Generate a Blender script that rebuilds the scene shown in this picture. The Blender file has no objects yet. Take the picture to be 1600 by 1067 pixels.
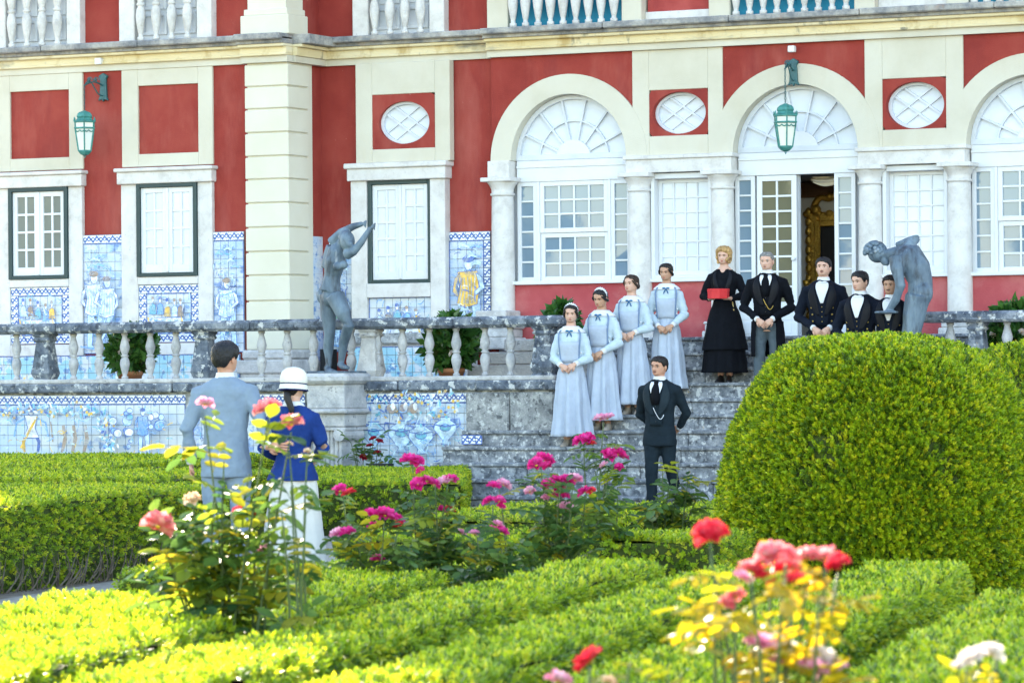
import bpy, math, random
import numpy as np
from mathutils import Vector, Matrix, Euler
random.seed(7); rng = np.random.default_rng(7)
S = bpy.context.scene
COL = S.collection
R = math.radians
sin, cos, pi = math.sin, math.cos, math.pi

# ------------------------------------------------------------------ camera, sky, sun, exposure
FPX, PSI, ZC, ROLL, HOR = 6200.0, R(26.5), 1.53, -0.0075, 600.0      # telephoto lens, palace front runs along X
cam = bpy.data.cameras.new('camera'); co = bpy.data.objects.new('camera', cam); COL.objects.link(co)
cam.sensor_width = 36; cam.lens = FPX / 1600 * 36; cam.clip_start = .5; cam.clip_end = 900
cam.shift_y = (HOR - 533.5) / 1600
co.matrix_world = Matrix.Translation((0, 0, ZC)) @ Matrix.Rotation(PSI, 4, 'Z') @ Matrix.Rotation(pi/2, 4, 'X') @ Matrix.Rotation(ROLL, 4, 'Z')
cam.dof.use_dof = True; cam.dof.focus_distance = 44; cam.dof.aperture_fstop = cam.lens / 1000 / 0.015
S.camera = co
SUN_AZ, SUN_EL = R(38), R(20)                                        # behind the palace, to the left
w = bpy.data.worlds.new('World'); S.world = w; w.use_nodes = True
nt = w.node_tree; bg = nt.nodes['Background']; sk = nt.nodes.new('ShaderNodeTexSky')
sk.sky_type = 'NISHITA'; sk.sun_disc = False; sk.sun_elevation = SUN_EL; sk.sun_rotation = -SUN_AZ
sk.air_density = 1.0; sk.dust_density = .4; sk.ozone_density = 1.0
nt.links.new(sk.outputs[0], bg.inputs[0]); bg.inputs[1].default_value = 0.07
sl = bpy.data.lights.new('sun', 'SUN'); so = bpy.data.objects.new('sun', sl); COL.objects.link(so)
sl.energy = 2.1; sl.angle = R(.53); sl.color = (1, .93, .80)
sd = Vector((-sin(SUN_AZ)*cos(SUN_EL), cos(SUN_AZ)*cos(SUN_EL), sin(SUN_EL)))
so.rotation_euler = sd.to_track_quat('Z', 'Y').to_euler(); so.location = sd * 60
S.view_settings.view_transform = 'Standard'; S.view_settings.look = 'None'; S.view_settings.gamma = 1
S.view_settings.exposure = 3.78
S.view_settings.use_white_balance = True; S.view_settings.white_balance_temperature = 7300; S.view_settings.white_balance_tint = 10      # camera balanced for open shade
S.render.engine = 'CYCLES'; S.render.resolution_x = 1024; S.render.resolution_y = 682
S.cycles.max_bounces = 6; S.cycles.transparent_max_bounces = 6

# ------------------------------------------------------------------ survey: a sight line from the camera station to a plane
SP, CP = sin(PSI), cos(PSI)
def ray(px, py):
    x, y = px - 800, py - HOR
    return (x + ROLL*y) / FPX, -(y - ROLL*x) / FPX
def onY(px, py, Y):
    a, b = ray(px, py); t = Y / (CP + a*SP)
    return Vector((t*(-SP + a*CP), Y, ZC + t*b))
def atT(px, py, t):
    a, b = ray(px, py)
    return Vector((t*(-SP + a*CP), t*(CP + a*SP), ZC + t*b))
def onZ(px, py, z):
    a, b = ray(px, py); t = (z - ZC) / b
    return Vector((t*(-SP + a*CP), t*(CP + a*SP), z))
def fx(px, Y, py=400): return onY(px, py, Y).x
def fz(px, py, Y): return onY(px, py, Y).z

# ------------------------------------------------------------------ mesh helpers
WL = {}
def wl(o): return WL.get(o.name, Vector((0, 0, 0))) if o else Vector((0, 0, 0))
class MB:
    def __init__(s): s.v = []; s.f = []
    def add(s, vs, fs):
        n = len(s.v); s.v += [tuple(p) for p in vs]; s.f += [tuple(i + n for i in f) for f in fs]; return s
    def box(s, x0, x1, y0, y1, z0, z1):
        if x0 > x1: x0, x1 = x1, x0
        if z0 > z1: z0, z1 = z1, z0
        if y0 > y1: y0, y1 = y1, y0
        return s.add([(x0,y0,z0),(x1,y0,z0),(x1,y1,z0),(x0,y1,z0),(x0,y0,z1),(x1,y0,z1),(x1,y1,z1),(x0,y1,z1)],
                     [(0,3,2,1),(4,5,6,7),(0,1,5,4),(1,2,6,5),(2,3,7,6),(3,0,4,7)])
    def loft(s, rings, close=True, cap=True):
        n = len(rings[0]); vs = [p for r in rings for p in r]; fs = []
        for i in range(len(rings) - 1):
            for j in range(n if close else n - 1):
                k = (j + 1) % n
                fs.append((i*n + j, i*n + k, (i+1)*n + k, (i+1)*n + j))
        if cap and close:
            fs.append(tuple(range(n))[::-1]); fs.append(tuple((len(rings)-1)*n + j for j in range(n)))
        return s.add(vs, fs)
    def lathe(s, prof, n=16, c=(0, 0, 0), cap=True):
        return s.loft([[(c[0] + r*cos(2*pi*k/n), c[1] + r*sin(2*pi*k/n), c[2] + z) for k in range(n)] for r, z in prof], cap=cap)
    def tube(s, pts, rad, n=8, cap=True):
        pts = [Vector(p) for p in pts]; rr = rad if isinstance(rad, (list, tuple)) else [rad]*len(pts); rings = []
        up = Vector((.13, .21, 1)).normalized()
        for i, p in enumerate(pts):
            d = (pts[min(i+1, len(pts)-1)] - pts[max(i-1, 0)]).normalized()
            a = d.cross(up)
            if a.length < .05: a = d.cross(Vector((1, .1, 0)))
            a.normalize(); b = d.cross(a)
            rings.append([p + (a*cos(2*pi*k/n) + b*sin(2*pi*k/n))*rr[i] for k in range(n)])
        return s.loft(rings, cap=cap)
    def ball(s, c, r, n=10, m=6, sc=(1, 1, 1)):
        c = Vector(c); vs = [c + Vector((0, 0, -r*sc[2]))]
        for i in range(1, m):
            ph = -pi/2 + pi*i/m
            for k in range(n): vs.append(c + Vector((r*sc[0]*cos(ph)*cos(2*pi*k/n), r*sc[1]*cos(ph)*sin(2*pi*k/n), r*sc[2]*sin(ph))))
        vs.append(c + Vector((0, 0, r*sc[2]))); fs = []
        for k in range(n): fs.append((0, 1 + (k+1) % n, 1 + k))
        for i in range(m - 2):
            for k in range(n): fs.append((1+i*n+k, 1+i*n+(k+1) % n, 1+(i+1)*n+(k+1) % n, 1+(i+1)*n+k))
        L = len(vs) - 1
        for k in range(n): fs.append((1+(m-2)*n+k, 1+(m-2)*n+(k+1) % n, L))
        return s.add(vs, fs)
    def poly(s, pts, y0, y1):      # outline in the XZ plane, given thickness along Y
        n = len(pts)
        vs = [(p[0], y0, p[1]) for p in pts] + [(p[0], y1, p[1]) for p in pts]
        return s.add(vs, [tuple(range(n)), tuple(range(n, 2*n))[::-1]] + [(k, n+k, n+(k+1) % n, (k+1) % n) for k in range(n)])
    def strip(s, A, B, y0, y1):    # band between two outlines in the XZ plane
        n = len(A); vs = [(p[0], y0, p[1]) for p in A] + [(p[0], y0, p[1]) for p in B] + [(p[0], y1, p[1]) for p in A] + [(p[0], y1, p[1]) for p in B]
        fs = []
        for k in range(n - 1):
            fs += [(k, k+1, n+k+1, n+k), (2*n+k, 3*n+k, 3*n+k+1, 2*n+k+1), (k, 2*n+k, 2*n+k+1, k+1), (n+k, n+k+1, 3*n+k+1, 3*n+k)]
        fs += [(0, n, 3*n, 2*n), (n-1, 3*n-1, 4*n-1, 2*n-1)]
        return s.add(vs, fs)
    def mesh(s, name, off=(0, 0, 0), smooth=False):
        me = bpy.data.meshes.new(name); o = Vector(off)
        me.from_pydata([tuple(Vector(p) - o) for p in s.v], [], s.f); me.update()
        if smooth: me.polygons.foreach_set('use_smooth', [True]*len(me.polygons))
        return me
    def build(s, name, mat, parent=None, smooth=False, bevel=0, base=None):
        off = wl(parent) if base is None else Vector(base)
        me = s.mesh(name, off, smooth); o = bpy.data.objects.new(name, me); COL.objects.link(o)
        if mat: me.materials.append(mat)
        if parent: o.parent = parent; WL[o.name] = wl(parent)
        elif base is not None: o.location = base; WL[o.name] = Vector(base)
        if bevel:
            b = o.modifiers.new('bevel', 'BEVEL'); b.width = bevel; b.segments = 1; b.limit_method = 'ANGLE'
        return o
def inst(name, me, parent, loc, rz=0, scale=None, mat=None):
    o = bpy.data.objects.new(name, me); COL.objects.link(o)
    if parent: o.parent = parent; o.location = Vector(loc) - wl(parent)
    else: o.location = loc
    WL[o.name] = Vector(loc)
    o.rotation_euler = (0, 0, rz)
    if scale: o.scale = scale
    return o
def tag(o, label, cat, group=None, kind=None):
    o['label'] = label; o['category'] = cat
    if group: o['group'] = group
    if kind: o['kind'] = kind
    return o
def thing(name, label, cat, loc, rz=0, group=None):
    o = bpy.data.objects.new(name, None); COL.objects.link(o); o.location = loc; o.rotation_euler = (0, 0, rz)
    o.empty_display_size = .1; WL[o.name] = Vector(loc)
    return tag(o, label, cat, group)
def struct(o): o['kind'] = 'structure'; return o

# ------------------------------------------------------------------ materials
MT = {}
def mat(name, cols, rough=.6, scale=3., detail=6, bump=0., bscale=60., spec=.3, metal=0., pos=None, coord='world', nrough=.6, sheen=0, stretch=(1, 1, 1), trans=0., coat=0.):
    m = bpy.data.materials.new(name); m.use_nodes = True; n = m.node_tree.nodes; L = m.node_tree.links; b = n['Principled BSDF']
    b.inputs['Roughness'].default_value = rough; b.inputs['Specular IOR Level'].default_value = spec; b.inputs['Metallic'].default_value = metal
    b.inputs['Coat Weight'].default_value = coat
    if sheen: b.inputs['Sheen Weight'].default_value = sheen
    if coord == 'world': src = n.new('ShaderNodeNewGeometry').outputs['Position']
    else: src = n.new('ShaderNodeTexCoord').outputs['Object']
    mp = n.new('ShaderNodeMapping'); mp.inputs['Scale'].default_value = stretch; L.new(src, mp.inputs[0]); src = mp.outputs[0]
    if len(cols) == 1: b.inputs['Base Color'].default_value = (*cols[0], 1)
    else:
        no = n.new('ShaderNodeTexNoise'); no.inputs['Scale'].default_value = scale; no.inputs['Detail'].default_value = detail; no.inputs['Roughness'].default_value = nrough
        L.new(src, no.inputs['Vector']); r = n.new('ShaderNodeValToRGB'); e = r.color_ramp.elements
        pos = pos or [.3 + .4*i/(len(cols)-1) for i in range(len(cols))]
        while len(e) < len(cols): e.new(.5)
        for i, c in enumerate(cols): e[i].position = pos[i]; e[i].color = (*c, 1)
        L.new(no.outputs['Fac'], r.inputs[0]); L.new(r.outputs[0], b.inputs['Base Color'])
    if bump:
        nb = n.new('ShaderNodeTexNoise'); nb.inputs['Scale'].default_value = bscale; nb.inputs['Detail'].default_value = 4; L.new(src, nb.inputs['Vector'])
        bp = n.new('ShaderNodeBump'); bp.inputs['Strength'].default_value = bump; bp.inputs['Distance'].default_value = .02
        L.new(nb.outputs['Fac'], bp.inputs['Height']); L.new(bp.outputs[0], b.inputs['Normal'])
    MT[name] = m; return m
def over(m, cols_pos, col, scale, lo, hi, kind='noise', stretch=(1, 1, 1), fac=1., detail=5):
    """mix one more patchy colour over a material's base colour"""
    n = m.node_tree.nodes; L = m.node_tree.links; b = n['Principled BSDF']; inp = b.inputs['Base Color']
    g = n.new('ShaderNodeNewGeometry').outputs['Position']; mp = n.new('ShaderNodeMapping'); mp.inputs['Scale'].default_value = stretch
    mp.inputs['Location'].default_value = (cols_pos*3.7, cols_pos*1.3, cols_pos*2.1); L.new(g, mp.inputs[0])
    if kind == 'noise':
        t = n.new('ShaderNodeTexNoise'); t.inputs['Scale'].default_value = scale; t.inputs['Detail'].default_value = detail; t.inputs['Roughness'].default_value = .65; o = t.outputs['Fac']
    else:
        t = n.new('ShaderNodeTexVoronoi'); t.inputs['Scale'].default_value = scale; o = t.outputs['Distance']
    L.new(mp.outputs[0], t.inputs['Vector'])
    mr = n.new('ShaderNodeMapRange'); mr.inputs[1].default_value = lo; mr.inputs[2].default_value = hi; mr.inputs[4].default_value = fac; L.new(o, mr.inputs[0])
    mx = n.new('ShaderNodeMix'); mx.data_type = 'RGBA'; mx.inputs[7].default_value = (*col, 1); L.new(mr.outputs[0], mx.inputs[0])
    if inp.links: L.new(inp.links[0].from_socket, mx.inputs[6])
    else: mx.inputs[6].default_value = inp.default_value
    L.new(mx.outputs[2], inp); return m

mat('red', [(.225,.024,.018),(.28,.036,.027),(.32,.052,.038)], .85, 1.3, 8, .25, 90)
over(MT['red'], 1, (.42,.12,.095), 1.3, .52, .74, stretch=(1,1,.3), fac=.55)
over(MT['red'], 2, (.19,.025,.025), 2.6, .54, .74, stretch=(1,1,.22), fac=.5)
over(MT['red'], 3, (.60,.36,.30), 14, .70, .76, fac=.5)
mat('red_dado', [(.36,.05,.06),(.42,.075,.08),(.50,.15,.14)], .8, 1.6, 8, .3, 70)
over(MT['red_dado'], 4, (.55,.25,.22), 2.4, .58, .8, fac=.5)
mat('cream', [(.50,.46,.36),(.56,.52,.425),(.59,.555,.465)], .85, 1.2, 7, .2, 80)
over(MT['cream'], 3, (.50,.42,.30), 1.8, .54, .80, stretch=(1,1,.25), fac=.5)
mat('quoin', [(.60,.565,.455),(.65,.62,.52)], .85, 1.5, 6, .2, 80)
mat('entab', [(.62,.50,.27),(.68,.58,.37),(.72,.65,.49)], .85, 1.0, 7, .25, 70, stretch=(.5,1,2))
over(MT['entab'], 5, (.40,.26,.08), 2.6, .52, .68, stretch=(1.2,1,.6), fac=.7)
over(MT['entab'], 6, (.16,.17,.18), 1.5, .57, .68, stretch=(.5,1,1.2), fac=.75)
over(MT['entab'], 9, (.07,.075,.08), 3.2, .62, .70, stretch=(1,1,.45), fac=.7)
mat('cornice', [(.09,.10,.115),(.22,.22,.225),(.38,.36,.33),(.52,.50,.47)], .9, 3.5, 9, .5, 60, pos=[.30,.45,.58,.72], nrough=.75)
over(MT['cornice'], 7, (.36,.20,.12), 4, .60, .75, fac=.5)
mat('marble', [(.48,.455,.43),(.59,.565,.54),(.65,.635,.615)], .55, 5, 8, .15, 90, pos=[.32,.48,.66], nrough=.7)
over(MT['marble'], 8, (.62,.40,.33), 1.1, .66, .78, fac=.45)
over(MT['marble'], 18, (.33,.32,.32), 22, .60, .72, fac=.5)
mat('white', [(.68,.69,.70),(.62,.63,.65)], .45, 2.5, 5, .06, 60, spec=.4)
mat('white_old', [(.62,.64,.68),(.56,.59,.63),(.44,.47,.51)], .6, 3, 8, .15, 60, pos=[.35,.6,.85])
mat('green_frame', [(.003,.026,.030),(.004,.036,.040)], .4, 5, 4, spec=.5)
mat('verdigris', [(.02,.14,.125),(.035,.20,.18),(.06,.27,.24)], .5, 18, 5, .2, 60, spec=.4)
mat('iron', [(.01,.07,.08),(.02,.11,.12)], .45, 20, 4, spec=.5)
mat('teal', [(.0,.20,.33),(.004,.26,.41)], .5, 3, 6, .1, 50)
over(MT['teal'], 9, (.05,.32,.42), 3, .6, .75, fac=.5)
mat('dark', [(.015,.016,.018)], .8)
mat('frost', [(.58,.62,.68),(.66,.69,.73)], .35, 2, 3)
mat('lantern_glass', [(.62,.66,.66),(.75,.74,.62)], .25, 4, 2, spec=.5, coat=.5)
mat('plaster_in', [(.50,.46,.42),(.56,.53,.48)], .9, 2, 4)
mat('wood_in', [(.10,.045,.02),(.16,.075,.035)], .6, 4, 6, stretch=(1,1,6))
mat('gold', [(.42,.22,.03),(.62,.36,.07)], .35, 30, 4, .6, 50, metal=.8, spec=.5)
mat('mirror', [(.03,.028,.028)], .08, spec=.5)
mat('curtain', [(.70,.66,.58),(.78,.75,.68)], .9, 6, 3)
# lichen stone of terrace, balusters and steps
def lichen(name, dark, mid, light, scale=5, white=.56, wfac=.9, dk=.58):
    m = mat(name, [dark, mid, light], .92, scale, 10, .8, 45, pos=[.34,.50,.66], nrough=.72)
    over(m, 11, (.74,.74,.72), scale*2.0, white-.01, white+.03, fac=wfac*.75)
    over(m, 12, (.03,.035,.045), scale*1.7, dk-.05, dk+.01, fac=.65)
    over(m, 13, (.55,.33,.08), scale*1.2, .70, .76, fac=.6)
    return m
lichen('rail_stone', (.055,.07,.10), (.14,.165,.205), (.32,.34,.37), 5, .57, .85, .60)
lichen('baluster_stone', (.30,.31,.33), (.44,.44,.455), (.57,.56,.56), 6, .64, .5, .68)
lichen('step_stone', (.075,.085,.10), (.20,.215,.235), (.40,.41,.42), 7, .57, .75, .61)
lichen('pale_stone', (.34,.335,.335), (.48,.465,.455), (.60,.585,.57), 5, .62, .5, .68)
lichen('lichen_wall', (.12,.125,.13), (.28,.285,.285), (.48,.475,.46), 6, .58, .65, .60)
mat('bronze_grey', [(.045,.070,.10),(.095,.14,.185),(.17,.235,.285)], .55, 4, 8, .25, 50, pos=[.35,.5,.68], stretch=(1,1,.35), spec=.45)
over(MT['bronze_grey'], 14, (.025,.03,.04), 6, .54, .66, stretch=(1,1,.3), fac=.8)
over(MT['bronze_grey'], 15, (.34,.37,.40), 9, .62, .72, stretch=(1,1,.25), fac=.6)
mat('soil', [(.13,.10,.08),(.20,.165,.13),(.28,.24,.20)], .95, 4, 9, .8, 60)
mat('gravel', [(.24,.21,.18),(.34,.31,.27),(.44,.41,.37)], .95, 6, 10, .8, 90)
# glazed tiles
def tile_mat(name, base, washes):
    m = mat(name, [base, tuple(c*.93 for c in base)], .22, 3, 4, .05, 30, spec=.5)
    for i, (c, sc, lo, hi, fac, st) in enumerate(washes): over(m, 20 + i*1.7 + len(name), c, sc, lo, hi, stretch=st, fac=fac)
    return m
WT = (.57,.62,.66)
tile_mat('tile_sky', WT, [((.26,.44,.70), 1.3, .44, .64, .8, (1,1,2.2)), ((.06,.18,.46), 4.5, .53, .62, .8, (1,1,1.4)), ((.78,.66,.26), 1.6, .64, .74, .6, (1,1,2)), ((.12,.30,.55), 9, .62, .66, .6, (1,1,1))])
tile_mat('tile_leaf', WT, [((.20,.50,.62), 4.0, .44, .50, .85, (1,1,1)), ((.04,.16,.40), 7, .55, .60, .8, (1,1,1)), ((.72,.45,.08), 9, .64, .68, .8, (1,1,1)), ((.80,.82,.80), 6, .60, .65, .8, (1.3,1,1))])
tile_mat('tile_plain', WT, [((.38,.55,.76), 1.6, .44, .64, .7, (1,1,2)), ((.08,.22,.50), 7, .57, .65, .7, (1,1,1)), ((.30,.28,.24), 2.2, .66, .72, .8, (1,1,1)), ((.80,.72,.40), 1.4, .66, .76, .4, (1,1,2))])
tile_mat('tile_fade', WT, [((.36,.54,.76), 2.0, .45, .66, .7, (1,1,2)), ((.07,.20,.50), 5, .56, .63, .7, (1,1,1))])
mat('grout', [(.18,.20,.23),(.30,.31,.32)], .9, 5)
for nme, c in (('ink', (.035,.10,.34)), ('ink_mid', (.14,.33,.62)), ('ink_pale', (.42,.58,.74)), ('ochre', (.62,.37,.05)), ('tile_teal', (.10,.36,.46)), ('tile_green', (.10,.36,.20)), ('tile_white', (.78,.80,.80)), ('brown_paint', (.24,.17,.13)), ('tile_flesh', (.56,.66,.76))):
    m = mat(nme, [c, tuple(min(1, x*1.5 + .05) for x in c)], .25, 16, 4, spec=.5); n = m.node_tree.nodes      # thin, uneven glaze
    q = n.new('ShaderNodeTexNoise'); q.inputs['Scale'].default_value = 13; q.inputs['Detail'].default_value = 5; r = n.new('ShaderNodeMapRange'); r.inputs[1].default_value = .38; r.inputs[2].default_value = .62; r.inputs[3].default_value = .42; r.inputs[4].default_value = 1.0
    m.node_tree.links.new(n.new('ShaderNodeNewGeometry').outputs['Position'], q.inputs['Vector']); m.node_tree.links.new(q.outputs['Fac'], r.inputs[0]); m.node_tree.links.new(r.outputs[0], n['Principled BSDF'].inputs['Alpha'])
def border_mat(name, pitch):
    """scroll band: curls and dots that repeat with each tile (object coordinates)"""
    m = bpy.data.materials.new(name); m.use_nodes = True; n = m.node_tree.nodes; L = m.node_tree.links; b = n['Principled BSDF']
    b.inputs['Roughness'].default_value = .22
    tc = n.new('ShaderNodeTexCoord').outputs['Object']; sp = n.new('ShaderNodeSeparateXYZ'); L.new(tc, sp.inputs[0])
    def mth(op, a, b_=None):
        q = n.new('ShaderNodeMath'); q.operation = op
        for i, v in enumerate((a, b_)):
            if v is None: continue
            if isinstance(v, (int, float)): q.inputs[i].default_value = v
            else: L.new(v, q.inputs[i])
        return q.outputs[0]
    x = mth('MULTIPLY', sp.outputs[0], 2*pi/pitch); z = mth('MULTIPLY', sp.outputs[2], 2*pi/pitch)
    w1 = mth('ABSOLUTE', mth('SUBTRACT', mth('SINE', x), mth('MULTIPLY', z, .55)))
    ring = mth('ABSOLUTE', mth('SUBTRACT', mth('SQRT', mth('ADD', mth('POWER', mth('SUBTRACT', mth('ABSOLUTE', x), 1.6), 2), mth('POWER', z, 2))), 1.1))
    edge = mth('GREATER_THAN', mth('ABSOLUTE', z), 2.75)
    dark = mth('MAXIMUM', mth('MAXIMUM', mth('LESS_THAN', w1, .42), mth('LESS_THAN', ring, .38)), edge)
    mx = n.new('ShaderNodeMix'); mx.data_type = 'RGBA'; mx.inputs[6].default_value = (.72,.76,.78,1); mx.inputs[7].default_value = (.045,.12,.36,1)
    L.new(dark, mx.inputs[0]); L.new(mx.outputs[2], b.inputs['Base Color']); MT[name] = m
border_mat('tile_border', .118)
def glass_mat(name, base, rough=.03, ior=1.9):
    m = mat(name, [base, tuple(c*.85 for c in base)], rough, .8, 2, .02, 2.5, spec=.5); m.node_tree.nodes['Principled BSDF'].inputs['IOR'].default_value = ior; return m
glass_mat('glass_sky_reflect', (.18,.26,.33), ior=1.6); glass_mat('glass_dark', (.24,.25,.22), ior=1.7); glass_mat('glass_shutter', (.62,.68,.76), .12, 1.5); glass_mat('glass_amber_reflect', (.16,.15,.10), ior=1.7)  # blue sky and amber reflections painted into the panes' base colour
# ------------------------------------------------------------------ ground
YW, YPIER, YR, YP = 45.6, 45.5, 46.5, 46.38        # wing wall, corner pier, recessed bay, porch wall
WALK, TERR = 1.46, 2.085                           # levels of the side walk and of the porch terrace
XL, XR = -32.8, -4.0  # left end placed for the edge of the palace shadow in the garden
g = MB(); g.add([(-260,-220,0),(260,-220,0),(260,320,0),(-260,320,0)], [(0,1,2,3)])
struct(g.build('ground', MT['soil']))
def uv(u, v): return Vector((.9682*u - .2500*v, .2500*u + .9682*v, 0))       # garden beds run at a slight angle to the palace
g = MB(); q = [uv(-9.6, 16), uv(-6.1, 16), uv(-6.1, 26), uv(-2, 38), uv(-2, 46), uv(-13, 40), uv(-9.6, 34)]
g.add([(p.x, p.y, .004) for p in q], [tuple(range(len(q)))])
struct(g.build('garden_path', MT['gravel']))

# ------------------------------------------------------------------ the palace
pal = thing('palace', 'red and cream palace with marble window surrounds, arched porch and blue painted tile panels', 'palace', (-20, 46, 0))
def P(name, mb, m, parent=pal, **k): return mb.build(name, MT[m], parent, **k)
Z = lambda px, py, Y: fz(px, py, Y)
# levels
zE = [Z(262, y, YW) for y in (107, 97, 84, 79, 64)]            # entablature bottom .. cornice top
zE[0] = min(zE[0], 5.86)
ztop = zE[-1]
xpl, xpr = fx(383, YPIER, 300), fx(451, YPIER, 300)
xrec = xpr
xpor = fx(766, YP, 300)
# main wall masses
P('wall', MB().box(XL, xpl+.05, YW, YR+.4, 1.0, zE[1]), 'red')
P('wall', MB().box(xpl+.05, xpr-.06, YW-.02, YR+.4, 1.0, zE[1]), 'red')
P('wall', MB().box(xpr-.06, xpor, YR, YR+.4, 1.0, zE[1]), 'red')
# upper storeys, back and roof, mostly unseen; height set to shadow the garden
P('upper_wall', MB().box(XL, xpr-.1, YW+.02, YR+.45, zE[1], 17.6), 'red')
P('upper_wall', MB().box(xpr-.1, xpor, YR+.02, YR+.46, zE[1], 17.6), 'red')
P('upper_wall', MB().box(xpor, XR, YP+.10, YR+.47, zE[1], 17.6), 'red')
P('rear_wall', MB().box(XL+.01, XR-.01, YR+4.5, YR+12, .2, 17.5), 'cream')
P('side_wall', MB().box(XL+.005, XL+.5, YR+.4, YR+4.5, .2, 17.55), 'cream')
P('side_wall', MB().box(XR-.5, XR-.005, YR+.4, YR+4.5, .2, 17.55), 'cream')
P('room_ceiling', MB().box(XL+.5, XR-.5, YP+.275, YR+4.5, 4.75, 4.95), 'plaster_in')
P('eaves', MB().box(XL-.25, XR+.25, YW-.35, YR+12.2, 17.6, 17.85), 'cornice')
rf = MB(); ym = (YW+YR+12)/2
rf.add([(XL-.2,YW-.3,17.85),(XR+.2,YW-.3,17.85),(XR+.2,YR+12.1,17.85),(XL-.2,YR+12.1,17.85),(XL+3,ym,20.2),(XR-3,ym,20.2)], [(0,1,5,4),(1,2,5),(2,3,4,5),(3,0,4),(0,3,2,1)])
mat('roof_tile', [(.36,.12,.06),(.46,.18,.10)], .9, 6)
P('roof', rf, 'roof_tile')

def entab(x0, x1, Y, sideY=None, proud=0.):
    P('architrave', MB().box(x0, x1, Y-.05-proud, Y+.1, zE[0], zE[1]), 'cream')
    P('frieze_moulding', MB().box(x0-.0, x1, Y-.10-proud, Y+.1, zE[1], zE[1]+.035), 'entab', bevel=.008)
    P('frieze', MB().box(x0, x1, Y-.075-proud, Y+.1, zE[1]+.035, zE[2]), 'entab')
    P('frieze_moulding', MB().box(x0, x1, Y-.15-proud, Y+.1, zE[2], zE[3]), 'entab', bevel=.01)
    n = max(1, round((x1-x0)/1.7)); d = (x1-x0)/n
    c = P('cornice', MB().box(x0, x1, Y-.18-proud, Y+.1, zE[3], zE[4]-.05), 'cornice')
    for i in range(n):
        j = random.uniform(-.006, .006)
        o = MB().box(x0+i*d+(.004 if i else 0), x0+(i+1)*d-(.004 if i < n-1 else 0), Y-.27-proud+j, Y+.1, zE[3]+.045, zE[4]+j).build('cornice_slab', MT['cornice'], c, bevel=.015)
entab(XL, xpl-.02, YW)
entab(xpl-.02, xpr+.02, YPIER)
# return of the entablature along the wing's side
def entab_side(x, y0, y1):
    for nm, out, a, b, m in (('architrave', .05, 0, 1, 'cream'), ('frieze', .075, 1, 2, 'entab'), ('frieze_moulding', .15, 2, 3, 'entab'), ('cornice', .27, 3, 4, 'cornice')):
        P(nm, MB().box(x-.06, x+out, y0, y1, zE[a]+.001, zE[b]-.002), m, bevel=.008 if a > 1 else 0)
entab_side(xpr, YPIER+.11, YR+.02)
entab(xpr+.02, xpor, YR)
entab(xpor, XR, YP, proud=.02)

# corner pier of cream blocks
pier = P('corner_pier', MB().box(xpl+.03, xpr-.03, YPIER+.03, YR-.3, WALK+.25, zE[0]+.05), 'quoin')
hb = .0
zq = [Z(420, y, YPIER) for y in (100, 136, 171, 208, 245, 281, 318, 356, 394, 431, 471, 548)]
for i in range(len(zq)-1):
    MB().box(xpl, xpr, YPIER, YPIER+.55, zq[i+1]+.014, zq[i]-.006).build('quoin_block', MT['quoin'], pier, bevel=.012)
zb = zq[-1]
MB().lathe([(.0,0)], 3)
MB().box(xpl-.05, xpr+.05, YPIER-.05, YPIER+.6, zb-.12, zb+.012).build('pier_base', MT['pale_stone'], pier, bevel=.03)
MB().box(xpl-.10, xpr+.10, YPIER-.10, YPIER+.65, zb-.30, zb-.12).build('pier_base', MT['pale_stone'], pier, bevel=.02)
MB().box(xpl-.06, xpr+.06, YPIER-.06, YPIER+.6, WALK-.2, zb-.30).build('pier_base', MT['pale_stone'], pier, bevel=.01)
# pedestal of the pier's upper storey
up = P('upper_pier', MB().box(xpl+.03, xpr-.05, YPIER+.05, YPIER+.5, ztop+.34, 17.5), 'quoin')
MB().box(xpl-.04, xpr+.03, YPIER-.03, YPIER+.5, ztop, ztop+.26).build('pier_base', MT['quoin'], up, bevel=.01)
MB().box(xpl-.01, xpr-.01, YPIER+.01, YPIER+.5, ztop+.26, ztop+.345).build('pier_base', MT['quoin'], up, bevel=.01)

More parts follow.
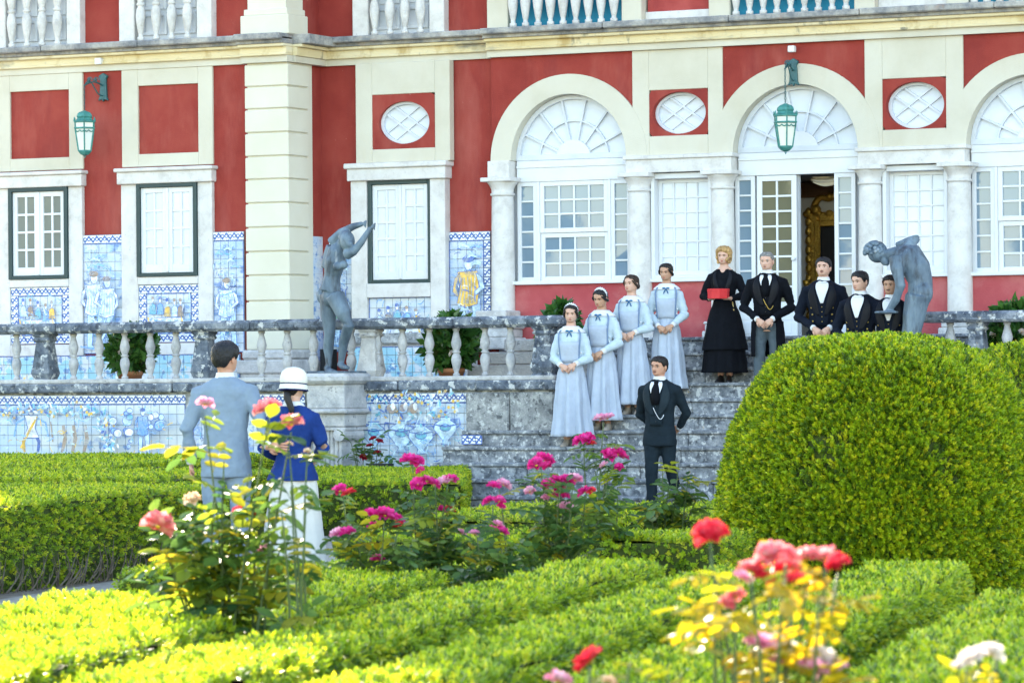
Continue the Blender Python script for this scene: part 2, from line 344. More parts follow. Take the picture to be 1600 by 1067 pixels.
def frame4(name, x0, x1, z0, z1, ix0, ix1, iz0, iz1, y0, y1, m, parent=pal, bevel=.006):
    b = MB(); b.box(x0, ix0, y0, y1, z0, z1); b.box(ix1, x1, y0, y1, z0, z1); b.box(ix0, ix1, y0, y1, iz1, z1); b.box(ix0, ix1, y0, y1, z0, iz0)
    return b.build(name, MT[m], parent, bevel=bevel)
PANE = {}
def pane(parent, x0, x1, z0, z1, y, m):
    k = (round(x1-x0, 3), round(z1-z0, 3), m)
    if k not in PANE:
        me = MB().box(-(x1-x0)/2, (x1-x0)/2, 0, .008, -(z1-z0)/2, (z1-z0)/2).mesh('pane'); me.materials.append(MT[m]); PANE[k] = me
    o = inst('pane', PANE[k], parent, ((x0+x1)/2, y, (z0+z1)/2))
    o.rotation_euler = (random.uniform(-.006, .006), 0, random.uniform(-.006, .006)); return o
def sash(parent, x0, x1, z0, z1, cols, rows, y, stile=.055, bar=.022, gm='glass_sky_reflect', depth=.045, name='sash', wm='white', bot=None):
    bot = bot or stile
    b = MB(); b.box(x0, x0+stile, y, y+depth, z0, z1); b.box(x1-stile, x1, y, y+depth, z0, z1)
    b.box(x0+stile, x1-stile, y, y+depth, z1-stile, z1); b.box(x0+stile, x1-stile, y, y+depth, z0, z0+bot)
    gx0, gx1, gz0, gz1 = x0+stile, x1-stile, z0+bot, z1-stile
    cw, rh = (gx1-gx0)/cols, (gz1-gz0)/rows
    for i in range(1, cols): b.box(gx0+i*cw-bar/2, gx0+i*cw+bar/2, y+.006, y+depth-.004, gz0, gz1)
    for j in range(1, rows): b.box(gx0, gx1, y+.007, y+depth-.005, gz0+j*rh-bar/2, gz0+j*rh+bar/2)
    o = b.build(name, MT[wm], parent, bevel=.003)
    for i in range(cols):
        for j in range(rows):
            pane(parent, gx0+i*cw+bar/2*(i > 0), gx0+(i+1)*cw-bar/2*(i < cols-1), gz0+j*rh+bar/2*(j > 0), gz0+(j+1)*rh-bar/2*(j < rows-1), y+depth*.55, gm)
    return o
def casement(x0, x1, z0, z1, Y, rows, gm):
    """window with dark green frame and two white leaves"""
    win = frame4('window', x0, x1, z0, z1, x0+.055, x1-.055, z0+.05, z1-.055, Y-.06, Y+.10, 'green_frame')
    xm = (x0+x1)/2
    for a, b in ((x0+.056, xm-.003), (xm+.003, x1-.056)): sash(win, a, b, z0+.051, z1-.056, 2, rows, Y-.02, .07, .03, gm, bot=.11)
    MB().box(xm-.02, xm+.02, Y-.035, Y-.02, z0+.06, z1-.06).build('astragal', MT['white'], win, bevel=.004)
    return win

# ---- painted tile panels
TM = {}
def tile_mesh(p, m):
    k = (round(p[0], 4), round(p[1], 4), m)
    if k not in TM:
        me = MB().box(-p[0]/2, p[0]/2, -.006, .006, -p[1]/2, p[1]/2).mesh('tile'); me.materials.append(MT[m]); TM[k] = me
    return TM[k]
def tiles(parent, x0, x1, z0, z1, Y, m, pitch=.125, gap=.007, miss=0.):
    nx, nz = max(1, round((x1-x0)/pitch)), max(1, round((z1-z0)/pitch)); px, pz = (x1-x0)/nx, (z1-z0)/nz
    me = tile_mesh((px-gap, pz-gap), m)
    for i in range(nx):
        for j in range(nz):
            if random.random() < miss: continue
            o = inst('tile', me, parent, (x0+(i+.5)*px, Y-.008+random.uniform(-.0015, .0015), z0+(j+.5)*pz))
            o.rotation_euler = (random.uniform(-.006, .006), 0, random.uniform(-.006, .006))
def tile_panel(x0, x1, z0, z1, Y, m='tile_sky', border=None, top=0, parent=pal, pitch=.125, label=None):
    pn = MB().box(x0, x1, Y-.004, Y+.01, z0, z1).build('tile_panel', MT['grout'], parent)
    if label: pn['label'] = label
    b = .118
    ix0, ix1, iz0, iz1 = x0, x1, z0, z1
    if border == 'all':
        tiles(pn, x0, x1, z1-b, z1, Y, 'tile_border', b); tiles(pn, x0, x1, z0, z0+b, Y, 'tile_border', b)
        tiles(pn, x0, x0+b, z0+b, z1-b, Y, 'tile_border', b); tiles(pn, x1-b, x1, z0+b, z1-b, Y, 'tile_border', b)
        ix0, ix1, iz0, iz1 = x0+b, x1-b, z0+b, z1-b
    elif border == 'top':
        tiles(pn, x0, x1, z1-b, z1, Y, 'tile_border', b); iz1 = z1-b
    elif border == 'right':
        tiles(pn, x0, x1, z1-b, z1, Y, 'tile_border', b); tiles(pn, x1-b*.8, x1, z0, z1-b, Y, 'tile_border', b); iz1 = z1-b; ix1 = x1-b*.8
    elif border == 'left':
        tiles(pn, x0, x1, z1-b, z1, Y, 'tile_border', b); tiles(pn, x0, x0+b, z0, z1-b, Y, 'tile_border', b); iz1 = z1-b; ix0 = x0+b
    tiles(pn, ix0, ix1, iz0, iz1, Y, m, pitch)
    fr = MB(); e = .012
    for a, b_, c, d in ((ix0, ix1, iz1-e, iz1), (ix0, ix1, iz0, iz0+e), (ix0, ix0+e, iz0, iz1), (ix1-e, ix1, iz0, iz1)): fr.box(a, b_, Y-.0165, Y-.0155, c, d)
    fr.build('painted_border', MT['ink'], pn)
    return pn
# flat painting on the glaze: filled outlines a hair above the tiles
def ell(cx, cz, rx, rz, n=18, rot=0):
    return [(cx + rx*cos(2*pi*k/n)*cos(rot) - rz*sin(2*pi*k/n)*sin(rot), cz + rx*cos(2*pi*k/n)*sin(rot) + rz*sin(2*pi*k/n)*cos(rot)) for k in range(n)]
class Paint:
    def __init__(s, panel, Y): s.p = panel; s.Y = Y; s.d = {}; s.k = 0
    def fill(s, pts, m):
        s.k += 1; y = s.Y-.017-.0006*s.k; s.d.setdefault(m, MB()).add([(p[0], y, p[1]) for p in pts], [tuple(range(len(pts)))])
    def line(s, pts, wd, m='ink'):
        s.k += 1; y = s.Y-.017-.0006*s.k; A = []; B = []
        for i, p in enumerate(pts):
            q, r = pts[max(i-1, 0)], pts[min(i+1, len(pts)-1)]; dx, dz = r[0]-q[0], r[1]-q[1]; l = math.hypot(dx, dz) or 1
            k = wd/2*(.5+.5*sin(pi*(i+.5)/len(pts))); A.append((p[0]-dz/l*k, y, p[1]+dx/l*k)); B.append((p[0]+dz/l*k, y, p[1]-dx/l*k))
        n = len(A); s.d.setdefault(m, MB()).add(A+B, [(i, i+1, n+i+1, n+i) for i in range(n-1)])
    def outline(s, pts, m='ink', wd=.012): s.line(pts+[pts[0]], wd, m)
    def shape(s, pts, m, wd=.012): s.fill(pts, m); s.outline(pts, 'ink', wd)
    def figure(s, x, z, h, cloth='ochre', flip=1, bare=False):
        k = h
        for sx in (-.5, 1):
            s.shape([(x+sx*.09*k-.05*k, z+.50*k), (x+sx*.09*k+.06*k, z+.50*k), (x+sx*.13*k*flip+.035*k, z+.04*k), (x+sx*.13*k*flip+.08*k*flip, z), (x+sx*.13*k*flip-.04*k, z+.01*k)], 'ink_pale')
        s.shape([(x-.13*k, z+.80*k), (x+.12*k, z+.81*k), (x+.14*k, z+.60*k), (x+.12*k, z+.44*k), (x-.03*k, z+.40*k), (x-.14*k, z+.45*k), (x-.10*k, z+.62*k)], 'tile_flesh' if bare else cloth)
        s.shape([(x+.10*k*flip, z+.79*k), (x+.17*k*flip, z+.74*k), (x+.21*k*flip, z+.62*k), (x+.10*k*flip, z+.54*k), (x+.08*k*flip, z+.58*k), (x+.15*k*flip, z+.63*k)], 'tile_flesh' if bare else 'ink_pale')
        s.shape([(x-.10*k*flip, z+.79*k), (x-.17*k*flip, z+.72*k), (x-.19*k*flip, z+.58*k), (x-.13*k*flip, z+.52*k), (x-.12*k*flip, z+.56*k), (x-.15*k*flip, z+.62*k)], 'tile_flesh' if bare else cloth)
        s.shape(ell(x+.01*k, z+.89*k, .055*k, .075*k), 'tile_flesh')
        s.fill(ell(x+.005*k, z+.94*k, .07*k, .04*k), 'ink' if not bare else 'brown_paint')
        for i in range(5): s.line([(x-.09*k+i*.045*k, z+.74*k), (x-.07*k+i*.04*k, z+.6*k), (x-.10*k+i*.05*k, z+.45*k)], .008, 'ink_mid')
        s.line([(x-.2*k, z+.02*k), (x, z-.01*k), (x+.2*k, z+.03*k)], .03, 'ink_mid')
    def busy(s, x0, x1, z0, z1, n, seed, ms=('ink_mid', 'ink_pale', 'ink_mid', 'ink', 'ink_pale', 'tile_teal')):
        """loose brush strokes of landscape and shading"""
        r_ = random.Random(seed)
        for i in range(n):
            x, z = r_.uniform(x0, x1), z0+(z1-z0)*r_.random()**1.3; l = r_.uniform(.03, .13); a = r_.uniform(-.5, .5) if r_.random() < .6 else r_.uniform(1, 2.2); k = r_.uniform(-.03, .03)
            pts = [(min(max(x+l*u*cos(a), x0), x1), min(max(z+l*u*sin(a)+k*sin(pi*u), z0), z1)) for u in (0, .25, .5, .75, 1)]
            s.line(pts, r_.uniform(.006, .018), r_.choice(ms))
    def done(s):
        for m, b in s.d.items(): b.build('painting', MT[m], s.p)['kind'] = 'stuff'

def diners(pn, Y, x0, x1, z0, z1, seed):
    random.seed(seed); p = Paint(pn, Y); w, h = x1-x0, z1-z0; p.busy(x0, x1, z0, z1, 50, seed+9)
    p.shape([(x0+.14*w, z0+.40*h), (x1-.16*w, z0+.40*h), (x1-.10*w, z0+.20*h), (x0+.10*w, z0+.18*h)], 'tile_white')
    for i in range(5):
        x = x0 + w*(.16+.16*i) + random.uniform(-.02, .02); z = z0 + h*random.choice((.42, .36, .48)); c = ['tile_teal', 'ink_mid', 'ochre', 'ink_pale', 'brown_paint'][(i+seed) % 5]
        p.shape([(x-.075*w, z), (x+.08*w, z), (x+.06*w, z+.22*h), (x, z+.27*h), (x-.06*w, z+.21*h)], c, .009)
        p.shape(ell(x, z+.34*h, .028*w, .075*h), 'tile_white', .008); p.fill(ell(x-.004*w, z+.39*h, .034*w, .045*h), random.choice(('ink', 'brown_paint')))
    for i in range(4): p.shape(ell(x0+w*(.25+.15*i), z0+.34*h, .035*w, .02*h), 'ink_pale', .006)
    p.busy(x0+.1*w, x1-.1*w, z0, z0+.7*h, 40, seed+33, ('ink_mid', 'ink', 'tile_white', 'ink_pale', 'brown_paint'))
    for sx in (.10, .84): p.line([(x0+sx*w, z0+.42*h), (x0+(sx+.04)*w, z0+.2*h), (x0+(sx+.03)*w, z0+.02*h)], .028, 'ochre')
    for i in range(4): p.line([(x0+w*(.1+.2*i), z0+h*.05), (x0+w*(.2+.2*i), z0+h*.08), (x0+w*(.28+.2*i), z0+h*.04)], .02, 'ink_mid')
    p.done()
random.seed(11)
# ---- left wing: two windows
zw = dict(l1=Z(262,262,YW), l0=Z(262,288,YW), w1=Z(262,288,YW-.03), w0=Z(262,432,YW-.03), p1=Z(262,447,YW), p0=Z(262,535,YW), f1=Z(262,133,YW), f0=Z(262,240,YW))
zpan = WALK + .62
for c0, c1, w0, w1, gm in ((-4, 132, 17, 109, 'glass_dark'), (193, 335, 217, 311, 'glass_shutter')):
    X0, X1, A0, A1 = fx(c0, YW, 300), fx(c1, YW, 300), fx(w0, YW-.03, 350), fx(w1, YW-.03, 350)
    frame4('wall_frame', X0, X1, zw['l1']+.02, zE[0], A0, A1, zw['f0'], zw['f1'], YW-.035, YW+.02, 'cream')
    P('lintel', MB().box(X0-.03, X1+.03, YW-.13, YW+.02, zw['l0']+.01, zw['l1']-.05), 'marble', bevel=.01)
    P('lintel', MB().box(X0-.06, X1+.06, YW-.17, YW+.02, zw['l1']-.05, zw['l1']), 'marble', bevel=.012)
    for a, b in ((X0, A0), (A1, X1)): P('window_jamb', MB().box(a, b, YW-.07, YW+.02, WALK+.5, zw['l0']+.01), 'marble', bevel=.008)
    P('window_sill', MB().box(A0, A1, YW-.08, YW+.02, zw['p1']+.02, zw['w0']), 'marble', bevel=.008)
    P('window_jamb', MB().box(A0, A1, YW-.066, YW+.02, WALK+.5, zw['p0']-.01), 'marble', bevel=.006)
    casement(A0, A1, zw['w0'], zw['l0']+.01, YW-.045, 4, gm)
    pn = tile_panel(A0, A1, zw['p0'], zw['p1']+.02, YW-.03, 'tile_plain', 'all'); diners(pn, YW-.03, A0+.12, A1-.12, zw['p0']+.1, zw['p1']-.08, 3 if c0 < 0 else 5)
# tall figure panels of the wing
def tall_panel(pa, pb, Y, ytop, seed, border='top', figs=1, cloth='ochre', bare=False):
    x0, x1 = fx(pa, Y, 430), fx(pb, Y, 430); z1 = Z((pa+pb)/2, ytop, Y)
    pn = tile_panel(x0, x1, zpan-.1, z1, Y, 'tile_sky', border); random.seed(seed)
    p = Paint(pn, Y); w = x1-x0; h = min((z1-zpan)*.82, (x1-x0)*(1.75 if figs == 1 else 1.5)*1.12); p.busy(x0+.03, x1-.12, zpan-.08, z1-.2, 90, seed+40)
    for i in range(figs): p.figure(x0+w*(.5 if figs == 1 else .32+.34*i), zpan-.02, h*(1 if i == 0 else .93), cloth if i == 0 else 'ink_pale', 1 if i == 0 else -1, bare)
    for i in range(5):
        a = x0+w*random.uniform(.1, .7); z = z1-.2-random.uniform(0, .3); p.line([(a, z), (a+.1*w, z+.03), (a+.25*w, z)], .03, random.choice(('ink_mid', 'ink_pale')))
    p.busy(x0+w*.25, x1-w*.3, zpan, zpan+h*.85, 45, seed+70, ('ink_mid', 'ink_pale', 'tile_white', 'ink', 'ink_pale')); p.done(); return pn
tall_panel(131, 193, YW-.02, 367, 1, figs=2, cloth='ink_pale', bare=True)
tall_panel(334, 382, YW-.02, 362, 2, cloth='tile_white', bare=True)
# low tile band along the foot of the wing
x0, x1 = XL+1.2, xpl-.12
pn = tile_panel(x0, x1, WALK+.02, WALK+.50, YW-.05, 'tile_leaf'); 
P('low_band', MB().box(XL, x0, YW-.05, YW, WALK-.2, WALK+.5), 'marble')
# ---- side wall of the wing: tile panel seen obliquely
xs = xpr-.06
pn = MB().box(xs, xs+.012, YPIER+.57, YR-.01, WALK, Z(495, 368, YR-.5)).build('tile_panel', MT['grout'], pal)
nt_ = 3; zt = Z(495, 368, YR-.5)
for i in range(3):
    for j in range(17):
        a = YPIER+.57+i*.14; z1 = zt-j*.125
        if z1-.125 < WALK: break
        MB().box(xs+.012, xs+.018, a+.002, min(a+.138, YR-.014), z1-.123, z1).build('tile', MT['tile_sky'], pn)
# ---- recessed bay with its window
zr = dict(l1=Z(630,257,YR), l0=Z(630,282,YR), w0=Z(630,443,YR), p1=Z(630,465,YR), p0=Z(630,545,YR), f1=Z(630,148,YR), f0=Z(630,234,YR), o=Z(632,193,YR))
X0, X1, A0, A1 = fx(556, YR, 300), fx(703, YR, 300), fx(581, YR, 360), fx(680, YR, 360)
def rect_hole(x0, x1, z0, z1, cx, cz, rx, rz, y0, y1, name, m, n=48):
    A, B = [], []
    for k in range(n+1):
        a = 2*pi*k/n; c, s_ = cos(a), sin(a); A.append((cx+rx*c, cz+rz*s_))
        t = min((x1-cx)/c if c > 1e-6 else 1e9, (x0-cx)/c if c < -1e-6 else 1e9, (z1-cz)/s_ if s_ > 1e-6 else 1e9, (z0-cz)/s_ if s_ < -1e-6 else 1e9); B.append((cx+t*c, cz+t*s_))
    return P(name, MB().strip(A, B, y0, y1), m)
def oval_window(cx, cz, rx, rz, Y):
    win = MB().strip([(p[0], p[1]) for p in ell(cx, cz, rx*.90, rz*.88, 40)]+[ell(cx, cz, rx*.90, rz*.88, 40)[0]], ell(cx, cz, rx*1.01, rz*1.01, 40)+[ell(cx, cz, rx*1.01, rz*1.01, 40)[0]], Y+.05, Y+.12).build('oval_window', MT['white_old'], pal)
    MB().poly(ell(cx, cz, rx*.95, rz*.95, 40), Y+.105, Y+.115).build('pane', MT['frost'], win)
    b = MB()
    for sgn in (-1, 1):
        for off in (-.33, .33):
            # diagonal glazing bars clipped to the oval
            pts = [(u*rx, (sgn*u*.95 + off*sgn*1.0)*rz) for u in np.linspace(-1.3, 1.3, 80)]
            pts = [p for p in pts if (p[0]/rx)**2+(p[1]/rz)**2 < .86]
            if len(pts) > 2:
                (ax, az), (bx, bz) = pts[0], pts[-1]; l = math.hypot(bx-ax, bz-az); nx_, nz_ = -(bz-az)/l*.013, (bx-ax)/l*.013; e = .002*(sgn > 0)
                b.poly([(cx+ax-nx_, cz+az-nz_), (cx+bx-nx_, cz+bz-nz_), (cx+bx+nx_, cz+bz+nz_), (cx+ax+nx_, cz+az+nz_)], Y+.075+e, Y+.106)
    b.build('glazing_bar', MT['white_old'], win)
def oval_bay(px0, px1, pcx, prx, pz, Y, z0, z1):
    cx = fx(pcx, Y, 190); rx = (fx(pcx+prx, Y, 190)-fx(pcx-prx, Y, 190))/2
    cz, rz = pz
    rect_hole(fx(px0, Y, 190), fx(px1, Y, 190), z0, z1, cx, cz, rx, rz, Y-.012, Y+.2, 'red_panel', 'red'); oval_window(cx, cz, rx, rz, Y)
# open the wall behind the oval by keeping the panel in front of it
oval_bay(581, 680, 632, 39.5, (zr['o'], (Z(632,160,YR)-Z(632,226,YR))/2), YR-.13, zr['f0']-.002, zr['f1']+.002)
yq = YR-.15
frame4('wall_frame', fx(556, yq, 190), fx(703, yq, 190), zr['l1']+.022, zE[0]-.002, fx(581, yq, 190)+.004, fx(680, yq, 190)-.004, zr['f0']+.003, zr['f1']-.003, YR-.155, YR-.03, 'cream')
P('lintel', MB().box(X0-.03, X1+.03, YR-.20, YR+.02, zr['l0'], zr['l1']-.05), 'marble', bevel=.01)
P('lintel', MB().box(X0-.06, X1+.06, YR-.24, YR+.02, zr['l1']-.05, zr['l1']+.02), 'marble', bevel=.012)
for a, b in ((X0, A0), (A1, X1)): P('window_jamb', MB().box(a, b, YR-.15, YR+.02, WALK, zr['l0']), 'marble', bevel=.008)
P('window_sill', MB().box(A0, A1, YR-.16, YR+.02, zr['p1'], zr['w0']), 'marble', bevel=.008)
casement(A0, A1, zr['w0'], zr['l0'], YR-.06, 5, 'glass_shutter')
pn = tile_panel(A0, A1, zr['p0'], zr['p1'], YR-.08, 'tile_plain'); diners(pn, YR-.08, A0+.05, A1-.05, zr['p0']+.1, zr['p1']-.03, 8)
tall_panel(515, 556, YR-.02, 370, 4, cloth='tile_green')
tall_panel(703, 767, YR-.02, 362, 6, border='right', cloth='ochre')
# low tiled parapet with stone cap in front of the recessed bay
lp = thing('tiled_parapet', 'low blue tiled parapet with stone cap below the window beside the porch', 'parapet', (-24, 45.9, WALK))
xa, xb = fx(552, 45.9, 540), fx(735, 45.9, 540)
MB().box(xa, xb, 45.85, 46.1, WALK-.3, Z(640,537,45.9)).build('parapet_wall', MT['pale_stone'], lp)
MB().box(xa-.05, xb+.05, 45.78, 46.12, Z(640,537,45.9), Z(640,520,45.9)).build('cap_stone', MT['lichen_wall'], lp, bevel=.02)
pn = tile_panel(xa+.03, xb-.06, WALK+.12, Z(640,541,45.85), 45.85, 'tile_leaf', parent=lp)
P('niche_shade', MB().box(fx(500,46,540), fx(515,46,540), 46.0, 46.2, WALK, WALK+.55), 'dark')  # solid black box painted in for the shade inside the opening
# ------------------------------------------------------------------ porch front: three arched bays and two blind bays
z_sp = Z(890, 248, YP)                      # springing line
z_cap = Z(1000, 271, YP); z_sill = Z(890, 440, YP); z_dado0 = TERR
YB = YP + .16                                # plane of joinery
arches = [(888.5, 90, 122), (1243, 97.5, 131), (1614, 104, 138)]
zi, zo = Z(889, 147, YP), Z(889, 116, YP)
def hx(c, h): return (fx(c+h, YP, 248)-fx(c-h, YP, 248))/2
A = [(fx(c, YP, 248), hx(c, i), hx(c, o)) for c, i, o in arches]
xd0, xd1 = fx(1247, YB, 400), fx(1304, YB, 400); z_dt = Z(1275, 272, YB)
# backing wall with the door opening left free
for a, b, c, d in ((xpor, xd0-.0, TERR-1, zE[0]), (xd1, XR, TERR-1, zE[0]), (xd0, xd1, z_dt, zE[0]), (xd0, xd1, TERR-1, TERR)):
    P('porch_wall', MB().box(a, b, YB+.06, YB+.105, c, d), 'white_old')
blocks = [(fx(989, YP, 180), fx(1130, YP, 180)), (fx(1352, YP, 180), fx(1506, YP, 180)), (A[2][0]+A[2][2]*.9, XR)]
# spandrels and arch rings
def arc(cx, rx, rz, n=40): return [(cx - rx*cos(pi*k/n), z_sp + rz*sin(pi*k/n)) for k in range(n+1)]
rzi, rzo = zi - z_sp, zo - z_sp
sp_edges = [(xpor, blocks[0][0]), (blocks[0][1], blocks[1][0]), (blocks[1][1], blocks[2][0])]
for (cx, ri, ro), (e0, e1) in zip(A, sp_edges):
    o = arc(cx, ro*.995, rzo*.995); top = []
    for p in o: top.append((min(max(p[0], e0), e1), zE[0]+.02))
    o2 = [(min(max(p[0], e0), e1), p[1]) for p in o]
    P('spandrel', MB().strip(o2, top, YP+.005, YB+.05), 'red')
    P('arch_ring', MB().strip(arc(cx, ri, rzi), arc(cx, ro, rzo), YP-.022, YB+.055), 'cream')
P('spandrel', MB().box(xpor, A[0][0]-A[0][2]*.99, YP+.006, YB+.05, z_cap, z_sp+.1), 'red')
for k, (b0, b1) in enumerate(blocks[:2]):
    c = (1061.5, 1430)[k]; h = (41.5, 45.5)[k]; f0, f1 = ((1015, 1107), (1379.5, 1479))[k]; yy = ((140, 212, 176.5), (122, 202, 164.5))[k]
    z1, z0 = Z(c, yy[0], YP), Z(c, yy[1], YP); cz = Z(c, yy[2], YP); rz = (z1-z0)*.455
    # clip the cream block so that it stays clear of the arch rings beside it
    x0, x1 = fx(f0, YP, 180), fx(f1, YP, 180)
    frame4('wall_frame', b0, b1, z_sp, zE[0], x0, x1, z0, z1, YP-.018, YB+.04, 'cream')
    rect_hole(x0, x1, z0, z1, fx(c, YP, 176), cz, hx(c, h), rz, YP-.008, YB+.05, 'red_panel', 'red'); oval_window(fx(c, YP, 176), cz, hx(c, h), rz, YP+.03)
P('wall_frame', MB().box(blocks[2][0], XR, YP-.018, YB+.04, z_sp, zE[0]), 'cream')
# fanlights
def fanlight(cx, ri):
    rz = rzi; y = YB
    win = MB().strip(arc(cx, ri*.93, rz*.93), arc(cx, ri*.996, rz*.996), y-.03, y+.05).build('fanlight', MT['white_old'], pal)
    MB().strip([(cx-ri*.95*cos(pi*k/40), z_sp) for k in range(41)], arc(cx, ri*.95, rz*.95), y+.03, y+.05).build('pane', MT['frost'], win)
    MB().box(cx-ri*.99, cx+ri*.99, y-.033, y+.027, z_sp-.004, z_sp+.07).build('transom_bar', MT['white_old'], win, bevel=.006)
    b = MB(); r1, r0 = .60, .30
    b.strip(arc(cx, ri*(r1-.013), rz*(r1-.013)), arc(cx, ri*(r1+.013), rz*(r1+.013)), y-.008, y+.029)
    for k in range(1, 7):
        a = pi*k/7
        p0 = Vector((cx-ri*r0*cos(a), 0, z_sp+rz*r0*sin(a))); p1 = Vector((cx-ri*.94*cos(a), 0, z_sp+rz*.94*sin(a))); d = (p1-p0).normalized(); nn = Vector((-d.z, 0, d.x))*.013
        b.poly([((p0-nn).x, (p0-nn).z), ((p1-nn).x, (p1-nn).z), ((p1+nn).x, (p1+nn).z), ((p0+nn).x, (p0+nn).z)], y-.012, y+.028)
    b.build('glazing_bar', MT['white_old'], win)
    MB().strip([(cx-ri*r0*cos(pi*k/40), z_sp+.07) for k in range(41)], [(p[0], max(p[1], z_sp+.071)) for p in arc(cx, ri*r0, rz*r0)], y-.02, y+.02).build('hub', MT['white'], win)
for cx, ri, ro in A: fanlight(cx, ri)
# marble beam between the arches
for (c0, i0, o0), (c1, i1, o1) in zip(A[:-1], A[1:]):
    P('marble_beam', MB().box(c0+i0+.01, c1-i1-.01, YP-.06, YB+.05, z_cap, z_sp-.05), 'marble', bevel=.006)
    P('marble_beam', MB().box(c0+i0-.02, c1-i1+.02, YP-.09, YB+.05, z_sp-.05, z_sp), 'marble', bevel=.008)
c0, i0, o0 = A[0]
P('marble_beam', MB().box(xpor-.01, c0-i0-.01, YP-.06, YB+.05, z_cap, z_sp-.002), 'marble', bevel=.006)
# columns
def column(x, half=False):
    r = .155; zc = z_cap
    c = MB().lathe([(r*1.02, TERR-.02), (r*1.02, TERR+.4), (r*1.0, TERR+.9), (r*.93, zc-.30), (r*.90, zc-.235)], 24, (x, YP+.02, 0)).build('column', MT['marble'], pal, smooth=True)
    MB().lathe([(r*.92, zc-.24), (r*1.04, zc-.23), (r*1.04, zc-.205), (r*.93, zc-.20), (r*.95, zc-.15), (r*1.15, zc-.09), (r*1.30, zc-.065), (r*1.30, zc-.055)], 24, (x, YP+.02, 0)).build('capital', MT['marble'], c, smooth=True)
    q = r*1.42; MB().box(x-q, x+q, YP+.02-q, YP+.12, zc-.055, zc).build('capital', MT['marble'], c, bevel=.008)
for px in (785, 999, 1129, 1360, 1499): column(fx(px, YP, 400))
column(A[2][0]+(A[2][0]-fx(1499, YP, 400)))
# red dado panels under the windows
def dado(xa, xb):
    P('dado', MB().box(xa, xb, YP+.06, YB+.05, TERR-.9, z_sill-.03), 'red_dado')
    P('window_sill', MB().box(xa, xb, YP-.01, YB+.05, z_sill-.03, z_sill+.015), 'white', bevel=.006)
cols_x = [fx(p, YP, 400) for p in (785, 999, 1129, 1360, 1499)]
dado(cols_x[0]+.05, cols_x[1]-.01); dado(cols_x[1]+.01, cols_x[2]-.01); dado(cols_x[3]+.01, cols_x[4]-.01); dado(cols_x[4]+.01, XR)
# arched bay windows (sidelights, double-hung sash)
def bay_window(cx, ri, px):
    x0, x1 = cx-ri+.01, cx+ri-.01; z0, z1 = z_sill+.015, z_cap+.0
    win = MB().box(x0, x1, YB-.035, YB+.06, z1-.06, z_sp-.006).build('window', MT['white'], pal, bevel=.006)
    MB().box(x0, x1, YB-.05, YB-.036, z_sp-.10, z_sp-.07).build('transom_bar', MT['white'], win, bevel=.005)
    W = x1-x0; z1 -= .06
    s1 = .175*W
    sash(win, x0, x0+s1, z0, z1, 1, 6, YB-.02, .055, .024, 'glass_sky_reflect')
    sash(win, x1-s1, x1, z0, z1, 1, 6, YB-.02, .055, .024, 'glass_sky_reflect')
    MB().box(x0+s1, x0+s1+.04, YB-.03, YB+.06, z0, z1).build('mullion', MT['white'], win, bevel=.005)
    MB().box(x1-s1-.04, x1-s1, YB-.03, YB+.06, z0, z1).build('mullion', MT['white'], win, bevel=.005)
    zm = (z0+z1)/2-.02
    sash(win, x0+s1+.042, x1-s1-.042, zm, z1, 4, 3, YB-.018, .06, .026, 'glass_sky_reflect')
    sash(win, x0+s1+.042, x1-s1-.042, z0, zm-.003, 4, 3, YB+.005, .06, .026, 'glass_sky_reflect')
bay_window(A[0][0], A[0][1], 889); bay_window(A[2][0], A[2][1], 1614)
# blind bays
for ca, cb in ((1, 2), (3, 4)):
    xa, xb = cols_x[ca]+.155, cols_x[cb]-.155; zt = z_cap-.01
    win = frame4('window', xa-.0, xb+.0, z_sill+.015, zt, xa+.05, xb-.05, z_sill+.06, zt-.07, YP+.02, YB+.06, 'white')
    sash(win, xa+.051, xb-.051, z_sill+.061, zt-.071, 4, 6, YB-.01, .05, .022, 'glass_shutter', wm='white')
# door bay
cx, ri, ro = A[1]; x0, x1 = cx-ri+.01, cx+ri-.01
dr = MB().box(x0, x1, YB-.035, YB+.055, z_dt+.0, z_sp-.006).build('doorway', MT['white'], pal, bevel=.006)
MB().box(x0, x1, YB-.05, YB-.036, z_sp-.10, z_sp-.07).build('transom_bar', MT['white'], dr, bevel=.005)
zb = TERR+.42
sl0, sl1, lf0, lf1, sr0, sr1 = [fx(p, YB, 400) for p in (1150, 1181, 1184, 1246, 1305, 1338)]
for a, b in ((sl0, sl1), (sr0, sr1)):
    sash(dr, a, b, zb, z_dt, 1, 8, YB-.02, .055, .024, 'glass_sky_reflect', name='sidelight')
    MB().box(a, b, YB-.02, YB+.03, TERR, zb).build('sidelight_panel', MT['white'], dr, bevel=.004)
    for zz in (TERR+.06, TERR+.24): MB().box(a+.05, b-.05, YB-.028, YB-.02, zz, zz+.14).build('sidelight_panel', MT['white'], dr, bevel=.006)
leaf = MB().box(lf0, lf1, YB-.02, YB+.03, TERR, zb-.03).build('door', MT['white'], dr, bevel=.005)
sash(dr, lf0, lf1, zb-.03, z_dt-.004, 2, 8, YB-.02, .07, .026, 'glass_amber_reflect', name='door_sash')
for zz in (TERR+.06, TERR+.23): MB().box(lf0+.08, lf1-.08, YB-.028, YB-.02, zz, zz+.13).build('door_panel', MT['white'], dr, bevel=.008)
MB().ball((lf1-.035, YB-.06, TERR+1.0), .028).build('door_knob', MT['white'], dr, smooth=True)
# open leaf swung into the room
MB().box(xd1+.0, xd1+.045, YB+.42, YB+.95, TERR, z_dt-.01).build('door', MT['white'], dr, bevel=.005)
P('door_sill', MB().box(x0, x1, YP-.05, YB+.4, TERR-.05, TERR+.012), 'pale_stone')
